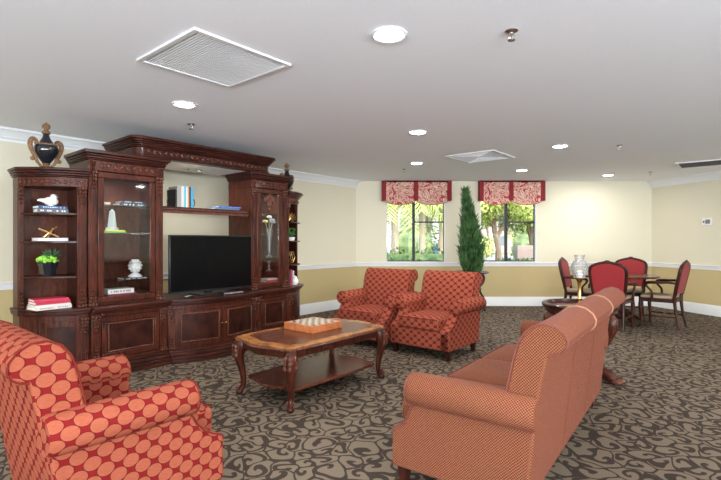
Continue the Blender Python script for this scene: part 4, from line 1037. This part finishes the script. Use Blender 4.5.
# ------------------------------------------------------------------ cedar tree on plant stand
TX, TY = 1.98, 8.3
ps = thing('plant_stand', 'dark scroll-legged plant stand with round tray behind the right armchair', 'plant stand', (TX, TY, 0))
bm = nb(); lathe(bm, [(.0001, .69), (.26, .69), (.31, .70), (.33, .72), (.32, .725), (.29, .712), (.0001, .708)], seg=32); obj('tray', bm, BLACK, ps)
for k in range(4):
    an = PI/2*k+.2; c, s = math.cos(an), math.sin(an); bm = nb(); tube(bm, [(c*q, s*q, z) for q, z in ((.20, .69), (.26, .62), (.24, .52), (.17, .44), (.19, .34), (.26, .22), (.24, .10), (.28, .012))], .02, 8, smooth=4); obj('leg', bm, BLACK, ps, smooth=60)
bm = nb(); lathe(bm, [(.17, .40), (.19, .40), (.19, .42), (.17, .42), (.17, .40)], seg=24); obj('hoop', bm, BLACK, ps)
tr = thing('cedar_tree', 'tall narrow artificial cedar tree standing between the two windows', 'tree', (TX, TY, .709))
bm = nb(); lathe(bm, [(.0001, 0), (.09, 0), (.12, .09), (.11, .09), (.0001, .08)], seg=20); obj('pot', bm, BLK, tr)
bm = nb(); tube(bm, [(0, 0, .05), (.02, 0, .6), (-.03, 0, 1.2), (-.10, 0, 1.5)], [.02, .018, .012, .004], 6, smooth=4); obj('trunk', bm, MAHD, tr)
bm = nb(); random.seed(3)
Hh = 1.50
def ax(z): u = (z-.02)/Hh; return Vector((.02-.14*u**2.0, 0, z))
def rad(u):
    T = [(0, .15), (.12, .20), (.30, .205), (.53, .145), (.78, .065), (.92, .02), (1.01, .004)]
    for (a0, r0), (a1, r1) in zip(T, T[1:]):
        if u <= a1: return r0+(r1-r0)*(u-a0)/(a1-a0)
    return .004
for k in range(2100):
    u = random.random()**1.15; z = .02+Hh*u*.95; R = rad(u)*random.uniform(.86, 1.12); an = random.uniform(0, 2*PI); q = R*random.uniform(.45, 1)
    c = ax(z)+Vector((q*math.cos(an), q*math.sin(an), random.uniform(-.02, .02)))
    d = Vector((math.cos(an)*.55, math.sin(an)*.55, random.uniform(.5, 1.3))).normalized(); L = random.uniform(.08, .17)
    sd = d.cross(Vector((random.uniform(-1, 1), random.uniform(-1, 1), random.uniform(-1, 1)))).normalized(); w = .014
    v0 = bm.verts.new(c-d*L*.3); v1 = bm.verts.new(c+sd*w); v2 = bm.verts.new(c+d.cross(sd)*w); v3 = bm.verts.new(c-sd*w); v5 = bm.verts.new(c-d.cross(sd)*w); v4 = bm.verts.new(c+d*L)
    for a_, b_ in ((v1, v2), (v2, v3), (v3, v5), (v5, v1)): bm.faces.new((a_, b_, v4)); bm.faces.new((b_, a_, v0))
obj('foliage', bm, CEDAR, tr, smooth=0)

# ------------------------------------------------------------------ outdoors
bm = nb(); bx(bm, -60, 80, 9.6, 90, -.30, -.20); struct('ground', bm, leafmat('lawn', (.08, .14, .03), (.17, .23, .07), 2, .9), 0)
bm = nb(); bx(bm, -60, 80, 34, 47, -.20, -.17); struct('path', bm, plain('pale_road', (.26, .25, .24), .9), 0)
bm = nb(); bx(bm, -40, 45, -40, -3.9, -.30, -.20); struct('ground_back', bm, plain('pale_paving', (.62, .60, .55), .9), 0)
LEAFS = {'hedge': leafmat('hedge_leaf', (.035, .085, .025), (.12, .18, .06), 6), 'lime': leafmat('sunlit_leaf', (.20, .27, .05), (.48, .50, .14), 2), 'green': leafmat('tree_leaf', (.06, .11, .035), (.20, .26, .09), 3)}  # lime is the yellow-green foliage's own colour
def leafblob(bm, c, r, n, ls, rnd=.25):
    for k in range(n):
        d = Vector((random.gauss(0, 1), random.gauss(0, 1), random.gauss(0, 1))).normalized(); q = random.uniform(.55, 1.05)
        p = Vector(c)+Vector((d.x*r[0], d.y*r[1], d.z*r[2]))*q
        u = Vector((random.gauss(0, 1), random.gauss(0, 1), random.gauss(0, 1))).normalized(); v = u.cross(d+Vector((.1, .2, .3))).normalized(); l = ls*random.uniform(.6, 1.3)
        bm.faces.new([bm.verts.new(p+a) for a in (u*l, v*l*.5, -u*l, -v*l*.5)])
hb = 0
for (x, y, w, lb) in ((1.6, 12.2, 2.6, 'clipped green hedge outside the left window'), (5.0, 12.6, 2.2, 'low pale hedge outside the right window')):
    bm = nb(); hh = .62 if w > 2.3 else .50
    bx(bm, x-w/2-.2, x+w/2+.2, y-.28, y+.28, -.2, 2*hh-.32)
    for k in range(14): leafblob(bm, (x-w/2+w*k/13, y, -.2+hh), (.35, .45, hh+random.uniform(-.04, .05)), 520, .06)
    tag(obj('hedge', bm, LEAFS['hedge'], smooth=0), lb, 'hedge')
def palm(x, y, h, label):
    t = thing('palm_tree', label, 'tree', (x, y, -.2), 0, 'palm trees outside the left window')
    bm = nb(); tube(bm, [(0, 0, 0), (.08, 0, h*.4), (.05, 0, h*.8), (0, 0, h)], [.17, .13, .12, .10], 10, smooth=4); obj('trunk', bm, plain('palm_bark', (.38, .30, .22), .9), t)
    bm = nb()
    for k in range(26):
        an = 2.4*k; up = random.uniform(-.2, .9); L = random.uniform(1.5, 2.1)
        ps_ = [Vector((math.cos(an)*L*u, math.sin(an)*L*u, h+up*L*u*.7-1.25*L*u*u*.7)) for u in (0, .2, .4, .6, .8, 1)]
        for i in range(5):
            for j in range(5):
                p = ps_[i].lerp(ps_[i+1], j/5); dr = (ps_[i+1]-ps_[i]).normalized(); sd = dr.cross(Vector((0, 0, 1))).normalized()
                for s in (-1, 1):
                    tip = p+sd*s*.38+dr*.18-Vector((0, 0, .22)); bm.faces.new([bm.verts.new(a) for a in (p-dr*.02, p+dr*.035, tip)])
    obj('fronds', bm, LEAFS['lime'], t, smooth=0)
palm(1.05, 15.2, 3.5, 'palm tree seen at the left of the left window'); palm(2.35, 18.2, 3.7, 'palm tree seen behind the mullion of the left window'); palm(3.6, 21, 4.1, 'palm tree seen at the right of the left window')
def tree(x, y, h, r, kind, label, trunk=.14):
    t = thing('leafy_tree', label, 'tree', (x, y, -.2), 0, 'trees outside the windows')
    bm = nb(); tube(bm, [(0, 0, 0), (.05, 0, h*.3), (-.12, 0, h*.55), (.05, 0, h*.8)], [trunk, trunk*.8, trunk*.7, trunk*.3], 8, smooth=4); tube(bm, [(.0, 0, h*.42), (.4, 0, h*.62), (.7, .1, h*.8)], [trunk*.6, trunk*.45, trunk*.2], 8, smooth=3); tube(bm, [(-.08, 0, h*.5), (-.5, 0, h*.68), (-.8, .1, h*.85)], [trunk*.5, trunk*.4, trunk*.2], 8, smooth=3)
    obj('trunk', bm, plain('tree_bark', (.16, .11, .08), .9), t)
    bm = nb()
    for k in range(12): leafblob(bm, (random.uniform(-1, 1)*r*.75, random.uniform(-1, 1)*r*.6, h*random.uniform(.52, .95)), (r*.45, r*.45, r*.32), 420, .075)
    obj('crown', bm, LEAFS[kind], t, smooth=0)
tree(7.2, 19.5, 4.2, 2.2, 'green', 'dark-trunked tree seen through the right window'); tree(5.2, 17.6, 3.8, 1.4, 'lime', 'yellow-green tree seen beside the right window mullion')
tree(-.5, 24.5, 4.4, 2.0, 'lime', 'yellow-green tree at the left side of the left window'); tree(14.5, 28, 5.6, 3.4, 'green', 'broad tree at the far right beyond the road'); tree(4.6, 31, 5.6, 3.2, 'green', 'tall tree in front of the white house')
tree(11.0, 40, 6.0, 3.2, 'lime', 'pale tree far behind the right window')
for x, y, r_, h_, k_, lb in ((3.0, 26.5, 1.5, 1.5, 'green', 'dark shrub far outside, in the middle of the left window'), (6.3, 27, 1.3, 1.1, 'lime', 'yellow-green shrub far outside, right part of the left window'), (9.2, 24, 1.7, 1.3, 'green', 'green shrub outside, left part of the right window'), (12.6, 33, 2.2, 1.8, 'lime', 'yellow-green shrub far outside the right window'), (10.8, 22.5, .9, 1.0, 'green', 'round green shrub at the right edge of the right window')):
    bm = nb(); ell(bm, (x, y, -.2+h_*.75), (r_*.8, r_*.6, h_*.8), 10, 8)
    for k in range(6): leafblob(bm, (x+random.uniform(-.6, .6)*r_, y, -.2+h_*random.uniform(.6, 1.3)), (r_*.6, r_*.5, h_*.6), 420, .09)
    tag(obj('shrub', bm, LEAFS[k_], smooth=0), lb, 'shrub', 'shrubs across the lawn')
def house(x0, x1, y, h, col, label):
    t = thing('house', label, 'building', ((x0+x1)/2, y, -.2)); of = ((x0+x1)/2, y, -.2)
    bm = nb(); bx(bm, x0, x1, y, y+6, -.2, h); obj('walls', bm, plain('stucco', col, .9), t, off=of)
    bm = nb(); prism(bm, [(y-.6, h), (y+3, h+1.2), (y+6.6, h)], x0-.5, x1+.5, 'x'); obj('roof', bm, plain('roof_tile', (.35, .20, .14), .8), t, off=of)
    n = int((x1-x0)/2.4)
    for k in range(n):
        for z in ((.7, 2.7) if h > 3.5 else (.7,)):
            cx = x0+(x1-x0)*(k+.5)/n; bm = nb(); bx(bm, cx-.5, cx+.5, y-.05, y+.02, z, z+1.1); bx(bm, cx-.55, cx+.55, y-.07, y-.03, z-.08, z); obj('window', bm, plain('house_window', (.12, .14, .17), .2), t, off=of)
house(-2, 9, 52, 5.4, (.50, .49, .48), 'white two-storey house seen through the left window')
house(13, 30, 54, 4.2, (.42, .31, .26), 'pinkish low house seen through the right window')
def car(x, y, col, label):
    t = thing('parked_car', label, 'car', (x, y, -.168), .0, 'cars parked outside')
    bm = nb(); prism(bm, [(-2.1, .3), (-2.15, .65), (-1.9, .85), (-1.1, .95), (-.6, 1.38), (.7, 1.42), (1.3, 1.0), (2.0, .88), (2.15, .6), (2.1, .3)], -.8, .8, 'y'); obj('car_body', bm, plain('car_paint', col, .2, coat=.8), t, bev=.06)
    bm = nb(); prism(bm, [(-1.0, .97), (-.58, 1.32), (.66, 1.36), (1.15, 1.0)], -.82, .82, 'y'); obj('car_windows', bm, BLK, t)
    for a in (-1.35, 1.35):
        for s in (-.72, .72):
            bm = nb(); lathe(bm, [(.0001, -.1), (.33, -.1), (.33, .1), (.0001, .1)], (0, 0, 0), 20, M=Matrix.Translation((a, s, .33)) @ Matrix.Rotation(PI/2, 4, 'X')); obj('wheel', bm, BLK, t)
car(7.0, 38, (.03, .10, .25), 'blue car parked outside, at the right edge of the left window'); car(7.9, 44, (.50, .02, .03), 'red car parked behind the blue one outside the left window')
t = thing('utility_box', 'brown metal utility box on the lawn outside the right window', 'utility box', (5.06, 14.3, -.2))
bm = nb(); bx(bm, -.27, .27, -.2, .2, .06, 1.32); obj('box_body', bm, plain('brown_metal', (.22, .165, .14), .6), t, bev=.02)
bm = nb(); bx(bm, -.30, .30, -.23, .23, 0, .06); obj('concrete_pad', bm, plain('concrete', (.35, .34, .32), .9), t)

# ------------------------------------------------------------------ light
w = bpy.data.worlds.new('sky'); bpy.context.scene.world = w; w.use_nodes = True; nt = w.node_tree
sk = N(nt, 'ShaderNodeTexSky'); sk.sky_type = 'NISHITA'; sk.sun_disc = False; sk.sun_elevation = math.radians(48); sk.sun_rotation = math.radians(160); sk.air_density = 1.2; sk.dust_density = 2
bg = nt.nodes['Background']; lk(nt, sk.outputs[0], bg.inputs[0]); bg.inputs[1].default_value = .45
def lamp(kind, name, loc, rot, e, **k):
    l = bpy.data.lights.new(name, kind); l.energy = e
    for a, v in k.items(): setattr(l, a, v)
    o = bpy.data.objects.new(name, l); COL.objects.link(o); o.location = loc; o.rotation_euler = rot; return o
sun = lamp('SUN', 'sun', (0, 0, 20), (0, 0, 0), 4.2, angle=.01, color=(1, .95, .86))
sun.rotation_euler = Vector((-.25, 1, -1.15)).to_track_quat('-Z', 'Y').to_euler()
# added lamps outside the back windows, tilted up to brighten the ceiling
for i, (s0, s1) in enumerate(openings):
    c = MB_ @ Vector(((s0+s1)/2, .2, 1.275))
    o = lamp('AREA', 'window_daylight', c, (0, 0, 0), 420, shape='RECTANGLE', size=3.3, size_y=2.0, color=(.82, .91, 1))
    o.rotation_euler = (-Vector((MB_[0][1], MB_[1][1], -2.0))).to_track_quat('-Z', 'Y').to_euler()

# ------------------------------------------------------------------ camera
cam = bpy.data.cameras.new('camera'); co = bpy.data.objects.new('camera', cam); COL.objects.link(co)
cam.sensor_width = 36; cam.lens = 36*462/721; co.location = (0, 0, 1.29); co.rotation_euler = (PI/2, 0, 0); cam.clip_start = .02; cam.clip_end = 300
sc = bpy.context.scene; sc.camera = co
sc.view_settings.view_transform = 'Standard'; sc.view_settings.look = 'None'; sc.view_settings.gamma = 1; sc.view_settings.use_curve_mapping = False
sc.view_settings.exposure = 0.8
sc.cycles.max_bounces = 10; sc.cycles.diffuse_bounces = 6; sc.cycles.transparent_max_bounces = 16
